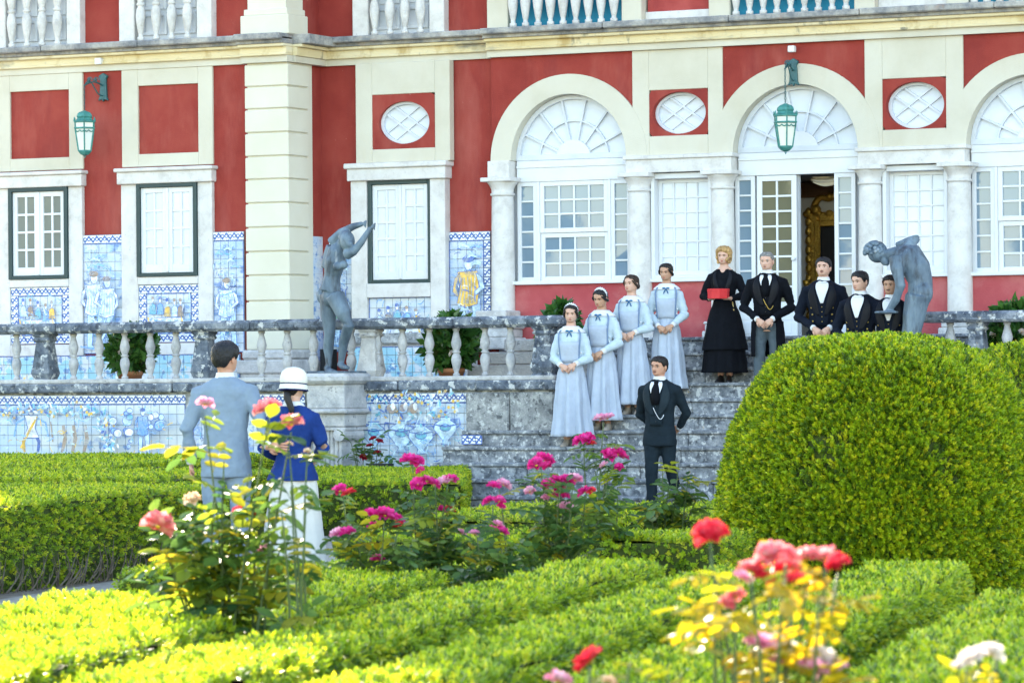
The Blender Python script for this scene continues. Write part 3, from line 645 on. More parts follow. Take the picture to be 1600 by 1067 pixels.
# room behind the door
rm = MB().box(xd0-2.2, xd1+2.2, YB+.11, YR+4.49, TERR-.1, TERR-.002).build('room_floor', MT['wood_in'], pal)
yb = YR+1.5
P('room_wall', MB().box(xd0-2.2, xd1+2.2, yb, yb+.2, TERR, 4.75), 'plaster_in')
P('room_wall', MB().box(xd0-2.4, xd0-2.2, YB+.11, yb, TERR, 4.75), 'plaster_in'); P('room_wall', MB().box(xd1+2.2, xd1+2.4, YB+.11, yb, TERR, 4.75), 'plaster_in')
zb0, zb1 = Z(1275, 309, yb), Z(1275, 284, yb)
P('picture_rail', MB().box(xd0-2.2, xd1+2.2, yb-.05, yb, zb0, zb1), 'wood_in')
cur = thing('door_curtain', 'pale swagged curtain at the top of the open doorway', 'curtain', ((xd0+xd1)/2, YR+.5, z_dt-.2))
cb = MB(); rows = []
for j in range(8):
    v = j/7; rows.append([(xd0+.02+(xd1-xd0-.04)*u, YR+.47+.05*sin(v*9+u*2), z_dt-.01-(.13*v)*(.35+.65*sin(pi*(u*.85+.1)))) for u in np.linspace(0, 1, 14)])
cb.loft(rows, close=False).build('swag', MT['curtain'], cur, smooth=True)
mi = thing('mirror', 'tall dark mirror in carved gilt frame inside the open doorway', 'mirror', (fx(1310, yb, 400), yb-.05, TERR+.5))
mx0, mx1 = fx(1265, yb, 400), fx(1265, yb, 400)+1.25; mz1 = Z(1275, 332, yb); mz0 = TERR+.3
frame4('gilt_frame', mx0, mx1, mz0, mz1, mx0+.16, mx1-.16, mz0+.16, mz1-.16, yb-.09, yb-.01, 'gold', mi, .02)
frame4('gilt_moulding', mx0+.11, mx1-.11, mz0+.11, mz1-.11, mx0+.19, mx1-.19, mz0+.19, mz1-.19, yb-.11, yb-.08, 'gold', mi, .012)
MB().box(mx0+.15, mx1-.15, yb-.045, yb-.03, mz0+.15, mz1-.15).build('mirror_glass', MT['mirror'], mi)
cr = MB(); xm = (mx0+mx1)/2
for sx in (-1, 1):
    cr.tube([(xm+sx*(.55-.5*u), yb-.07, mz1+.02+.30*u**.6+.05*sin(u*9)) for u in np.linspace(0, 1, 14)], [.045-.015*u for u in np.linspace(0, 1, 14)], 8)
    cr.ball((xm+sx*.5, yb-.08, mz1+.03), .07); cr.ball((xm+sx*.3, yb-.08, mz1+.2), .05)
cr.ball((xm, yb-.08, mz1+.33), .11, sc=(1, .5, 1.2)); cr.ball((xm, yb-.08, mz1+.12), .13, sc=(1.3, .4, .8))
cr.build('crest', MT['gold'], mi, smooth=True)
b = MB()
for z in np.linspace(mz0, mz1, 12): b.ball((mx0+.02, yb-.08, z), .05, 8, 5, sc=(1, .7, 1.3)); 
for x in np.linspace(mx0, mx1, 9): b.ball((x, yb-.08, mz1-.02), .045, 8, 5, sc=(1.3, .7, 1))
b.build('carving', MT['gold'], mi, smooth=True)
ct = thing('console_table', 'small dark console table with glassware inside the open doorway', 'table', (fx(1262, YR+.9, 450), YR+.9, TERR))
x = fx(1262, YR+.9, 450)
MB().box(x-.3, x+.3, YR+.75, YR+1.05, TERR+.55, TERR+.60).build('table_top', MT['wood_in'], ct, bevel=.01)
for sx in (-.26, .26):
    for sy in (.78, 1.02): MB().box(x+sx-.025, x+sx+.025, YR+sy-.025, YR+sy+.025, TERR, TERR+.55).build('leg', MT['wood_in'], ct)
for dx in (-.12, 0., .11): MB().lathe([(.03, 0), (.012, .01), (.012, .05), (.04, .1), (.045, .15)], 10, (x+dx, YR+.85, TERR+.60)).build('goblet', MT['gold'], ct, smooth=True)

# ------------------------------------------------------------------ upper storey windows with balusters
def baluster_profile(h, r):
    p = [(.62,0),(.62,.05),(.42,.055),(.40,.09),(.52,.12),(.80,.25),(.92,.33),(.78,.42),(.55,.465),(.50,.475),(.72,.485),(.74,.51),(.50,.525),(.55,.54),(.86,.64),(.90,.70),(.70,.80),(.48,.90),(.46,.94),(.62,.95),(.62,1.)]
    return [(a*r, z*h) for a, z in p]
BAL = {}
def bal_mesh(h, r, m):
    k = (round(h, 3), r, m)
    if k not in BAL: me = MB().lathe(baluster_profile(h, r), 14).mesh('baluster', smooth=True); me.materials.append(MT[m]); BAL[k] = me
    return BAL[k]
def balcony(px0, px1, jl, jr, Y, n, back, jm):
    x0, x1 = fx(px0, Y, 35), fx(px1, Y, 35)
    bk = P('upper_window', MB().box(x0, x1, Y-.008, Y+.2, ztop, ztop+2.6), back)
    if back == 'white_old':
        xm = (x0+x1)/2
        for a, b in ((x0+.06, xm-.03), (xm+.03, x1-.06)):
            for z in (ztop+.08, ztop+.42): frame4('shutter_frame', a, b, z, z+.30, a+.05, b-.05, z+.05, z+.25, Y-.035, Y-.009, 'white_old', bk)
            MB().box(a+.04, b-.04, Y-.02, Y-.009, ztop+.78, ztop+2.4).build('pane', MT['glass_dark'], bk)
    else:
        xm = (x0+x1)/2; MB().box(xm-.012, xm+.012, Y-.022, Y-.009, ztop+.11, ztop+2.5).build('panel_strip', MT['teal'], bk)
        MB().box(x0+.02, x1-.02, Y-.022, Y-.009, ztop+.0, ztop+.10).build('panel_strip', MT['teal'], bk)
    h = .98; me = bal_mesh(h, .075, 'marble_bal')
    for i in range(n): inst('baluster', me, bk, (x0+(x1-x0)*(i+.5)/n, Y-.15, ztop))
    MB().box(x0-.02, x1+.02, Y-.25, Y-.05, ztop+h, ztop+h+.12).build('rail', MT['marble'], bk, bevel=.01)
    for a, b in ((jl, px0), (px1, jr)):
        if a is None or b is None: continue
        xa, xb = fx(a, Y, 35), fx(b, Y, 35); P('upper_jamb', MB().box(xa, xb, Y-.12, Y+.22, ztop, ztop+2.9), jm, bevel=.01)
lichen('marble_bal', (.46,.44,.42), (.58,.56,.54), (.66,.64,.62), 6, .66, .4, .73)
balcony(16, 111, -10, 132, YW, 4, 'white_old', 'marble'); balcony(217, 314, 193, 337, YW, 4, 'white_old', 'marble')
balcony(582, 677, 557, 700, YR, 4, 'white_old', 'marble')
balcony(800, 977, 767, 1008, YP, 9, 'teal', 'cream'); balcony(1147, 1340, 1113, 1372, YP, 9, 'teal', 'cream'); balcony(1519, 1700, 1484, 1740, YP, 9, 'teal', 'cream')
for a, b in ((1008, 1113), (1372, 1484)): P('upper_panel', MB().box(fx(a, YP, 35), fx(b, YP, 35), YP-.005, YP+.1, ztop, ztop+.12), 'marble', bevel=.01)
mat('red_worn', [(.24,.03,.03),(.34,.05,.045),(.42,.08,.07)], .85, 2.2, 9, .3, 80); over(MT['red_worn'], 31, (.72,.62,.58), 3.5, .70, .74, fac=.9)
for a, b in ((1008, 1113), (1372, 1484)): P('upper_panel', MB().box(fx(a, YP, 35)+.03, fx(b, YP, 35)-.03, YP+.02, YP+.11, ztop+.12, ztop+2.8), 'red_worn')
# small fittings on the cornice
for px, py, Y in ((161, 97, YW), (1242, 78, YP)): P('lamp_box', MB().box(fx(px-5, Y, py), fx(px+5, Y, py), Y-.14, Y-.06, Z(px, py+5, Y), Z(px, py-5, Y)), 'white', bevel=.008)

# ------------------------------------------------------------------ two lanterns
def lantern(px, py_top, py_bot, bx, by0, by1, Y, out, label, hookpx):
    base = onY(bx, by1, Y-.02); ln = thing('wall_lantern', label, 'lantern', base, group=None)
    zt, zb_ = fz(px, py_top, Y-out), fz(px, py_bot, Y-out); x = fx(px, Y-out, py_top); y = Y-out; H = zt-zb_
    n = 6; r = H*.235
    def hexring(rr, z): return [(x+rr*cos(2*pi*k/n), y+rr*sin(2*pi*k/n), z) for k in range(n)]
    def body(name, prof, m, cap=True): return MB().loft([hexring(r*a, zb_+H*b) for a, b in prof], cap=cap).build(name, MT[m], ln)
    body('roof', [(.95,.76),(1.02,.775),(.80,.80),(.72,.84),(.76,.85),(.80,.865),(.74,.92),(.55,.96),(.25,.985),(.12,1.0)], 'verdigris')
    body('upper_band', [(.98,.60),(1.08,.61),(1.08,.635),(.96,.64)], 'verdigris'); body('lantern_glass', [(.92,.64),(.96,.755)], 'lantern_glass'); body('upper_band', [(1.0,.735),(1.1,.745),(1.1,.77),(1.0,.78)], 'verdigris')
    body('lantern_glass', [(.62,.14),(.93,.60)], 'lantern_glass')
    b = MB()
    for k in range(n):
        a = 2*pi*k/n
        b.tube([(x+r*.64*cos(a), y+r*.64*sin(a), zb_+H*.13), (x+r*.97*cos(a), y+r*.97*sin(a), zb_+H*.61)], H*.016, 5)
        b.tube([(x+r*.95*cos(a), y+r*.95*sin(a), zb_+H*.62), (x+r*.98*cos(a), y+r*.98*sin(a), zb_+H*.76)], H*.016, 5)
        b.lathe([(.018*H,.0),(.022*H,.03*H),(.012*H,.05*H),(.018*H,.06*H),(0.001,.10*H)], 6, (x+r*1.05*cos(a), y+r*1.05*sin(a), zb_+H*.76))
        a2 = 2*pi*(k+1)/n; pts = []
        for u in np.linspace(0, 1, 9):
            px_, py_ = x+r*.955*((1-u)*cos(a)+u*cos(a2)), y+r*.955*((1-u)*sin(a)+u*sin(a2)); pts.append((px_, py_, zb_+H*(.575-.035*abs(sin(2*pi*u)))))
        b.tube(pts, H*.012, 4)
    b.build('rib', MT['verdigris'], ln)
    body('bottom_cup', [(.10,.03),(.42,.06),(.60,.10),(.70,.13),(.68,.15)], 'verdigris')
    MB().lathe([(.002, 0), (.05*r, .02*H), (.12*r, .04*H)], 8, (x, y, zb_-.02*H)).build('finial', MT['verdigris'], ln)
    # bracket
    z1, z0 = fz(bx, by0, Y), fz(bx, by1, Y); xb = fx(bx, Y, by0); w_ = .055
    p = MB().poly([(xb-w_, z0+.05), (xb-w_*1.4, z0), (xb-w_*.3, z0+.02), (xb, z0-.015), (xb+w_*.3, z0+.02), (xb+w_*1.4, z0), (xb+w_, z0+.05), (xb+w_*.8, z1-.08), (xb+w_*1.3, z1-.03), (xb, z1+.01), (xb-w_*1.3, z1-.03), (xb-w_*.8, z1-.08)], Y-.045, Y-.001).build('bracket_plate', MT['iron'], ln, bevel=.006)
    zh = z0+(z1-z0)*.55; hook = Vector((x, y, fz(hookpx[0], hookpx[1], y)))
    b = MB(); st = Vector((xb, Y-.04, zh))
    b.tube([st.lerp(hook, u)+Vector((0, 0, .05*sin(pi*u))) for u in np.linspace(0, 1, 10)], .011, 6)
    lo_ = Vector((xb, Y-.04, z0+(z1-z0)*.18)); b.tube([lo_.lerp(hook, u)+Vector((0, 0, .06*sin(pi*u)-.05*sin(2*pi*u))) for u in np.linspace(0, .93, 14)], .009, 6)
    for u in (.38, .72):
        c = st.lerp(hook, u)+Vector((0, 0, .02))
        b.tube([c+Vector((.05*cos(a)*(1-a/9), 0, .05*sin(a)*(1-a/9)+.05)) for a in np.linspace(0, 6.5, 16)], .007, 5); b.ball(c+Vector((.0, 0, .06)), .02)
    b.build('bracket_scroll', MT['iron'], ln)
    b = MB(); L_ = hook.z-zt; nn = max(3, int(L_/.035))
    for k in range(nn):
        c = Vector((x, y, zt+.01+L_*k/nn+.017)); ax = Vector((1, 0, 0)) if k % 2 else Vector((0, 1, 0))
        b.tube([c+ax*.010*cos(t)+Vector((0, 0, .02*sin(t))) for t in np.linspace(0, 2*pi, 9)], .0045, 5, cap=False)
    b.build('chain', MT['iron'], ln)
    return ln
lantern(132, 173, 246, 163, 116, 158, YW-.02, .42, 'green glazed lantern hung on scrolled bracket against the red strip between windows', (131, 134))
lantern(1227, 162, 240, 1241, 93, 134, YP-.02, .42, 'green glazed lantern hung by chain above the open porch door', (1226, 108))
# ------------------------------------------------------------------ staircase
RIS, TRD, YS0, ZS0 = .185, .31, 40.8, .05
def zst(i): return ZS0 + RIS*i
def yst(i): return YS0 + TRD*i
stair = thing('staircase', 'wide weathered stone staircase rising from the garden to the porch terrace', 'staircase', (-17, 42, 0))
xs_l = [fx(p, yst(i), 760) for i, p in enumerate((640, 650, 660, 672, 690, 722))] + [fx(866, yst(6), 640)+.0]*6
xs_r = -9.5
random.seed(5)
for i in range(12):
    xa, x = xs_l[i], xs_l[i]; last = i == 11
    k = 0
    while x < xs_r - .05:
        L_ = random.uniform(1.1, 2.3); xe = min(x+L_, xs_r)
        if xs_r - xe < .5: xe = xs_r
        j = random.uniform(-.004, .004)
        y1 = yst(i)+TRD+.06 if not last else YP+.2
        b = MB().box(x+.003, xe-.003, yst(i)+j+.018, y1, zst(i)-RIS+(-.06 if i == 0 else -.02), zst(i)-.045)
        b.box(x+.002, xe-.002, yst(i)+j-.012, y1, zst(i)-.043, zst(i)+j*.6)
        b.build('step_slab', MT['step_stone'], stair, bevel=.010)
        x = xe; k += 1
MB().box(xs_l[6], xs_r, yst(6)+.4, YP+.1, -.1, zst(5)).build('stair_core', MT['lichen_wall'], stair)
# ------------------------------------------------------------------ terrace wall, walk and balustrade, left of the stair
YWL = 42.7
zc0, zc1, zr0, zr1 = Z(400, 612, YWL), Z(400, 590, YWL), Z(400, 517, YWL), Z(400, 500, YWL)
xe = xs_l[6]                              # stair side of the flank
xw0 = -33.5
tw = thing('terrace_wall', 'garden terrace wall clad in blue and white painted tiles, stone coping on top', 'wall', (-25, YWL, 0))
MB().box(xw0, xe-.02, YWL, YWL+.45, -.1, zc0).build('masonry', MT['lichen_wall'], tw)
struct(MB().box(xw0-20, xe-.02, YWL+.45, YR+.2, -.1, WALK).build('side_walk', MT['pale_stone']))
n = 12; d = (xe+.03-xw0)/n; random.seed(3)
for i in range(n):
    j = random.uniform(-.012, .012); MB().box(xw0+i*d+.004, xw0+(i+1)*d-.004, YWL-.09+j, YWL+.5, zc0+.0, zc1-.055+j*.4).build('coping_stone', MT['rail_stone'], tw, bevel=.02)
MB().box(xw0, xe, YWL-.03, YWL+.38, zc1-.06, zc1).build('coping_stone', MT['pale_stone'], tw, bevel=.015)
# end block beside the stair
xq = fx(745, YWL, 650)
for i, (za, zb_) in enumerate(((-.1, .42), (.42, .80), (.80, zc0-.02))):
    xx = xq-.12
    while xx < xe-.1:
        x2 = min(xx+random.uniform(.35, .7), xe-.0)
        if xe-x2 < .2: x2 = xe
        MB().box(xx+.003, x2-.003, YWL-.06+random.uniform(-.01, .01), YWL+.2, za+.004, zb_-.004).build('wall_block', MT['lichen_wall'], tw, bevel=.018); xx = x2
# painted tile panels on the wall
pA0, pA1 = fx(-25, YWL, 650), fx(291, YWL, 650); pB0, pB1 = fx(553, YWL, 650), fx(741, YWL, 650)
zt1 = Z(150, 617, YWL)
pa = tile_panel(pA0, pA1, .40, zt1, YWL-.004, 'tile_plain', 'top', parent=tw, pitch=.128, label='blue painted tile panel with dancing figures and foliage')
pb = tile_panel(pB0, pB1, .40, zt1, YWL-.004, 'tile_plain', 'left', parent=tw, pitch=.128, label='blue painted tile panel with flower vases')
pc = tile_panel(fx(303, YWL, 650), fx(478, YWL, 650), .40, zt1, YWL-.004, 'tile_fade', 'top', parent=tw, pitch=.128)
tile_panel(fx(722, yst(5)+.0, 690), fx(754, yst(5)+.0, 690), zst(5)-.165, zst(5)-.05, yst(5)+.004, 'tile_border', parent=stair, pitch=.11)
def foliage_paint(p, cx, cz, rx, rz, n, seed):
    r_ = random.Random(seed)
    for i in range(n):
        a = r_.uniform(0, 2*pi); q = math.sqrt(r_.random()); x, z = cx+rx*q*cos(a), cz+rz*q*sin(a)
        p.fill(ell(x, z, r_.uniform(.018, .045), r_.uniform(.010, .02), 8, r_.uniform(0, 3)), r_.choice(('tile_teal', 'tile_teal', 'ink_mid', 'ink', 'ink_pale', 'tile_white')))
        if r_.random() < .14: p.fill(ell(x, z, .022, .022, 8), 'ochre')
def vase(p, x, z, h, seed):
    q = [(x-.10*h, z), (x+.10*h, z), (x+.06*h, z+.08*h), (x+.26*h, z+.30*h), (x+.24*h, z+.42*h), (x+.10*h, z+.50*h), (x+.13*h, z+.55*h), (x-.13*h, z+.55*h), (x-.10*h, z+.50*h), (x-.24*h, z+.42*h), (x-.26*h, z+.30*h), (x-.06*h, z+.08*h)]
    p.shape(q, 'ink_pale', .014); p.shape(ell(x, z+.34*h, .12*h, .07*h), 'tile_teal'); p.line([(x-.24*h, z+.40*h), (x, z+.36*h), (x+.24*h, z+.40*h)], .02)
    for s_ in (-1, 1): p.line([(x+s_*.14*h, z+.5*h), (x+s_*.32*h, z+.52*h), (x+s_*.34*h, z+.4*h), (x+s_*.25*h, z+.33*h)], .02)
    foliage_paint(p, x, z+.82*h, .34*h, .30*h, 34, seed)
X = lambda px: fx(px, YWL, 650)
ZZ = lambda py: Z(150, py, YWL)
p = Paint(pa, YWL-.004)
# dancing figure
xf = X(50)
for s_ in (-1, 1):
    p.line([(xf+s_*.04, ZZ(650)), (xf+s_*.22, ZZ(660)), (xf+s_*.26, ZZ(682))], .03, 'ink_mid'); p.line([(xf+s_*.03, ZZ(672)), (xf+s_*.12, ZZ(690)), (xf+s_*.1, ZZ(706))], .05, 'ochre' if s_ < 0 else 'ink')
p.shape([(xf-.10, ZZ(648)), (xf+.10, ZZ(648)), (xf+.06, ZZ(668)), (xf+.12, ZZ(684)), (xf-.12, ZZ(684)), (xf-.05, ZZ(668))], 'tile_white', .016); p.shape(ell(xf, ZZ(642), .045, .055), 'tile_white', .014); p.fill(ell(xf, ZZ(639), .05, .03), 'brown_paint')
p.line([(xf+.10, ZZ(650)), (xf, ZZ(668)), (xf-.16, ZZ(700))], .035, 'ochre'); p.line([(xf+.3, ZZ(658)), (xf+.33, ZZ(690))], .02, 'brown_paint')
for px_ in range(-20, 165, 7): foliage_paint(p, X(px_), ZZ(639+random.uniform(-3, 6)), .09, .08, 6, px_+50)
for py_ in range(645, 706, 5): foliage_paint(p, X(172+(py_-645)*.25), ZZ(py_), .13, .05, 7, py_)
for px_ in (112, 128, 146): p.line([(X(px_), ZZ(664)), (X(px_+3), ZZ(685)), (X(px_-2), ZZ(706))], .06, 'brown_paint')
# figure among round pots
xf = X(236); p.figure(xf, ZZ(712), .62, 'ink_mid')
r_ = random.Random(4)
for i in range(20):
    x, z = X(r_.uniform(190, 285)), ZZ(r_.uniform(640, 700))
    if abs(x-xf) < .12: continue
    k = r_.uniform(.03, .075); p.shape(ell(x, z, k, k*r_.uniform(.7, 1)), r_.choice(('ink_mid', 'tile_white', 'ink_pale', 'tile_teal')), .014)
p.busy(pA0+.05, pA1-.05, .5, zt1-.15, 160, 77, ('ink_mid', 'ink_pale', 'ink_pale', 'tile_teal', 'ochre')); p.done()
p = Paint(pb, YWL-.004)
for px_, hz, zz in ((585, .62, 702), (630, .70, 706), (662, .66, 708), (702, .60, 694)): vase(p, X(px_), ZZ(zz), hz, px_)
for px_ in (620, 640, 655): p.fill(ell(X(px_), ZZ(640), .07, .06, 12), 'brown_paint'); p.fill(ell(X(px_)+.02, ZZ(637), .03, .05, 12), 'tile_white')
p.busy(pB0+.15, pB1-.05, .5, zt1-.15, 130, 78); p.done()
p = Paint(pc, YWL-.004); p.busy(fx(310, YWL, 650), fx(474, YWL, 650), .5, zt1-.15, 150, 79); p.done()
# balustrade
def post(parent, x, y, z0, h, w_=.15, m='rail_stone'):
    b = MB(); sq = lambda r, z: [(x-r, y-r, z), (x+r, y-r, z), (x+r, y+r, z), (x-r, y+r, z)]
    b.loft([sq(w_*1.15, z0), sq(w_*1.15, z0+.05*h), sq(w_*.95, z0+.07*h), sq(w_*1.2, z0+.20*h), sq(w_*1.05, z0+.36*h), sq(w_*.80, z0+.80*h), sq(w_*.78, z0+.84*h), sq(w_*1.0, z0+.86*h), sq(w_*1.02, z0+.90*h), sq(w_*.85, z0+.92*h), sq(w_*1.08, z0+.97*h), sq(w_*1.1, z0+h)])
    return b.build('post', MT[m], parent, bevel=.01)
bl = thing('balustrade', 'lichened stone balustrade on the tiled terrace wall, ending in a rounded post by the stair', 'balustrade', (-25, YWL+.1, zc1))
n = 9; d = (xe+.05-xw0)/n; yb_ = YWL+.14
for i in range(n):
    j = random.uniform(-.006, .006); xa_, xb_ = xw0+i*d+.004, xw0+(i+1)*d-.004
    MB().box(xa_, xb_, yb_-.17+j, yb_+.17, zr0, zr1+j*.5).build('rail', MT['rail_stone'], bl, bevel=.035)
me = bal_mesh(zr0-zc1, .070, 'baluster_stone')
for px in (-22, 26, 115, 155, 195, 235, 275, 312, 409, 449, 490, 549, 589, 629, 671, 713, 758, 798):
    inst('baluster', me, bl, (fx(px, yb_, 550), yb_, zc1), rz=random.uniform(0, 6))
for px in (71, 320, 580): post(bl, fx(px, yb_, 550), yb_, zc1-.05, zr0-zc1+.05, .115, 'pale_stone' if px == 580 else 'rail_stone')
post(bl, fx(853, yb_, 550), yb_, zc1-.02, zr0-zc1+.02, .125)
# short flight from the side walk up to the porch terrace
sf = thing('side_steps', 'short pale stone steps from the side walk up to the porch terrace', 'steps', (-21.5, 44.8, WALK))
xm_ = fx(740, 44.6, 560)
for i in range(4): MB().box(xm_+i*.26, xe-.02, 43.9, YP-.02, WALK+.002+i*.157, WALK+(i+1)*.157-.004).build('step_slab', MT['pale_stone'], sf, bevel=.012)
pd = MB(); xx = fx(785, YP-.1, 500)
for a, b, w_ in ((TERR-.1, TERR+.05, .30), (TERR+.05, TERR+.16, .25), (TERR+.16, TERR+.22, .28), (TERR+.22, TERR+.40, .22)): pd.box(xx-w_, xx+w_, YP-.45, YP+.0, a, b)
P('column_base', pd, 'pale_stone', bevel=.015)
for px in (999, 1129, 1360, 1499):
    pd = MB(); xx = fx(px, YP-.1, 500)
    for a, b, w_ in ((TERR-.05, TERR+.10, .24), (TERR+.10, TERR+.18, .20), (TERR+.18, TERR+.22, .22)): pd.box(xx-w_, xx+w_, YP-.22, YP+.05, a, b)
    P('column_base', pd, 'pale_stone', bevel=.015)
# balustrade right of the stair, partly behind the clipped bush
br = thing('balustrade', 'lichened stone balustrade in front of the red dado, behind the round clipped bush', 'balustrade', (-11, YWL+.1, zc1))
zq0, zq1 = Z(1540, 503, YWL), Z(1540, 485.5, YWL); xr0 = fx(1438, YWL, 490)
for i in range(4): MB().box(xr0+i*1.5+.003, xr0+(i+1)*1.5-.003, yb_-.17, yb_+.17, zq0, zq1).build('rail', MT['rail_stone'], br, bevel=.03)
MB().box(xr0, xr0+6, yb_-.2, yb_+.2, zc0, zc1+.0).build('coping_stone', MT['rail_stone'], br, bevel=.02)
MB().box(xr0, xr0+6, yb_-.1, yb_+.25, -.1, zc0).build('masonry', MT['lichen_wall'], br)
me = bal_mesh(zq0-zc1, .070, 'baluster_stone')
for px in (1485, 1574, 1620): inst('baluster', me, br, (fx(px, yb_, 550), yb_, zc1))
post(br, fx(1528, yb_, 550), yb_, zc1-.02, zq0-zc1+.02, .10)
struct(MB().box(xr0+.05, XR+6, YWL+.45, YR+.2, -.1, WALK).build('side_walk', MT['pale_stone']))
struct(MB().box(xs_r, XR+6, 44.4, YP+.1, WALK, TERR-.004).build('porch_terrace', MT['pale_stone']))
# pedestal of the standing statue
pdx = fx(524, YWL-.35, 650); pdy = YWL-.33; pz = Z(524, 583, pdy)
pl = thing('statue_pedestal', 'pale carved stone pedestal with fluted front against the tiled terrace wall', 'pedestal', (pdx, pdy, 0))
zt_ = Z(524, 600, pdy)
MB().box(pdx-.32, pdx+.32, pdy-.34, pdy+.36, zt_, pz).build('top_slab', MT['baluster_stone'], pl, bevel=.04)
MB().box(pdx-.26, pdx+.26, pdy-.27, pdy+.33, zt_-.30, zt_).build('die', MT['baluster_stone'], pl, bevel=.015)
MB().box(pdx-.31, pdx+.31, pdy-.32, pdy+.33, zt_-.36, zt_-.30).build('moulding', MT['baluster_stone'], pl, bevel=.02)
MB().box(pdx-.25, pdx+.25, pdy-.25, pdy+.33, zt_-.52, zt_-.36).build('die', MT['baluster_stone'], pl, bevel=.015)
b = MB()
for s_ in (-1, 1): b.tube([(pdx+s_*.20, pdy-.295, zt_-.612), (pdx+s_*.20, pdy+.2, zt_-.612)], .082, 14)
b.box(pdx-.28, pdx+.28, pdy-.275, pdy+.3, zt_-.56, zt_-.524); b.build('volute', MT['baluster_stone'], pl)
b = MB(); b.box(pdx-.2, pdx+.2, pdy-.2, pdy+.33, 0, zt_-.53)
for k in range(7): b.tube([(pdx-.18+k*.06, pdy-.205, 0), (pdx-.18+k*.06, pdy-.205, zt_-.55)], .023, 8)
b.build('fluted_shaft', MT['baluster_stone'], pl)
MB().box(pdx-.32, pdx+.32, pdy-.34, pdy+.33, 0, .14).build('plinth', MT['baluster_stone'], pl, bevel=.02)
# pedestal of the bending statue, behind the bush
p2 = onY(1415, 520, YWL-.35); p2z = WALK+.06
pl2 = thing('statue_pedestal', 'stone pedestal under the bending statue, hidden by the clipped bush', 'pedestal', (p2.x, p2.y, 0))
MB().box(p2.x-.3, p2.x+.3, p2.y-.3, p2.y+.3, p2z-.14, p2z).build('top_slab', MT['pale_stone'], pl2, bevel=.03); MB().box(p2.x-.25, p2.x+.25, p2.y-.25, p2.y+.25, 0, p2z-.14).build('die', MT['pale_stone'], pl2, bevel=.02)
# ------------------------------------------------------------------ foliage
def leaf_mat(name, cols, transl=.35, rough=.45):
    m = bpy.data.materials.new(name); m.use_nodes = True; n = m.node_tree.nodes; L = m.node_tree.links; b = n['Principled BSDF']; out = n['Material Output']
    oi = n.new('ShaderNodeObjectInfo'); r = n.new('ShaderNodeValToRGB'); e = r.color_ramp.elements
    while len(e) < len(cols): e.new(.5)
    for i, c in enumerate(cols): e[i].position = i/(len(cols)-1); e[i].color = (*c, 1)
    L.new(oi.outputs['Random'], r.inputs[0]); L.new(r.outputs[0], b.inputs['Base Color']); b.inputs['Roughness'].default_value = rough
    b.inputs['Specular IOR Level'].default_value = .4
    tr = n.new('ShaderNodeBsdfTranslucent'); mx = n.new('ShaderNodeMixShader'); mx.inputs[0].default_value = transl
    hs = n.new('ShaderNodeHueSaturation'); hs.inputs['Value'].default_value = 1.5; hs.inputs['Hue'].default_value = .485; L.new(r.outputs[0], hs.inputs['Color']); L.new(hs.outputs[0], tr.inputs[0])
    L.new(b.outputs[0], mx.inputs[1]); L.new(tr.outputs[0], mx.inputs[2]); L.new(mx.outputs[0], out.inputs[0]); MT[name] = m; return m
leaf_mat('box_leaf', [(.05,.11,.010),(.14,.25,.014),(.25,.37,.016),(.36,.46,.02),(.54,.52,.03)])
leaf_mat('bush_leaf', [(.045,.095,.006),(.13,.235,.010),(.24,.36,.012),(.36,.46,.014),(.56,.52,.02)])
leaf_mat('rose_leaf', [(.035,.095,.030),(.055,.13,.030),(.085,.17,.030),(.13,.21,.03)], .4, .45)
leaf_mat('rose_leaf_yellow', [(.14,.22,.02),(.25,.28,.02),(.32,.27,.02)], .5, .45)  # yellow of sun through the leaves put into the colour
leaf_mat('rose_leaf_amber', [(.22,.26,.015),(.36,.31,.012),(.42,.29,.012)], .5, .45)  # warmer copy for the near roses, backlit amber put into the colour
leaf_mat('pot_leaf', [(.018,.075,.014),(.035,.12,.022),(.07,.17,.03)], .25, .25)
mat('hedge_core', [(.025,.035,.008),(.06,.085,.015)], .95, 9, 5, .6, 40)
mat('twig', [(.10,.075,.055),(.18,.14,.11)], .9, 12, 4)
mat('stem', [(.05,.09,.025),(.09,.12,.04)], .6, 10)
SPR = {}
def sprigs(key, m, size, nl, leaf, spread):
    c = bpy.data.collections.new('sprigs_'+key)
    for k in range(4):
        r_ = random.Random(k+len(key)*7); b = MB()
        for i in range(nl):
            u = (i+.6)/nl; a = i*2.4+r_.uniform(-.4, .4); z = size*u; l = leaf*r_.uniform(.75, 1.15)*(1.15-.35*u)
            d = Vector((cos(a), sin(a), spread*(1.1+u*1.6))).normalized(); s_ = d.cross(Vector((0, 0, 1))).normalized(); n_ = s_.cross(d)
            o = Vector((0, 0, z*.8)); b.add([o, o+d*l*.5+s_*l*.27-n_*l*.06, o+d*l, o+d*l*.5-s_*l*.27-n_*l*.06, o+d*l*.5+n_*.0], [(0, 1, 4), (1, 2, 4), (2, 3, 4), (3, 0, 4)])
        me = b.mesh('sprig'); me.materials.append(MT[m]); o = bpy.data.objects.new('sprig', me); c.objects.link(o)
    SPR[key] = c; return c
sprigs('box', 'box_leaf', .050, 9, .025, .55); sprigs('bush', 'bush_leaf', .060, 11, .022, .75); sprigs('pot', 'pot_leaf', .05, 4, .10, .25)
NG = {}
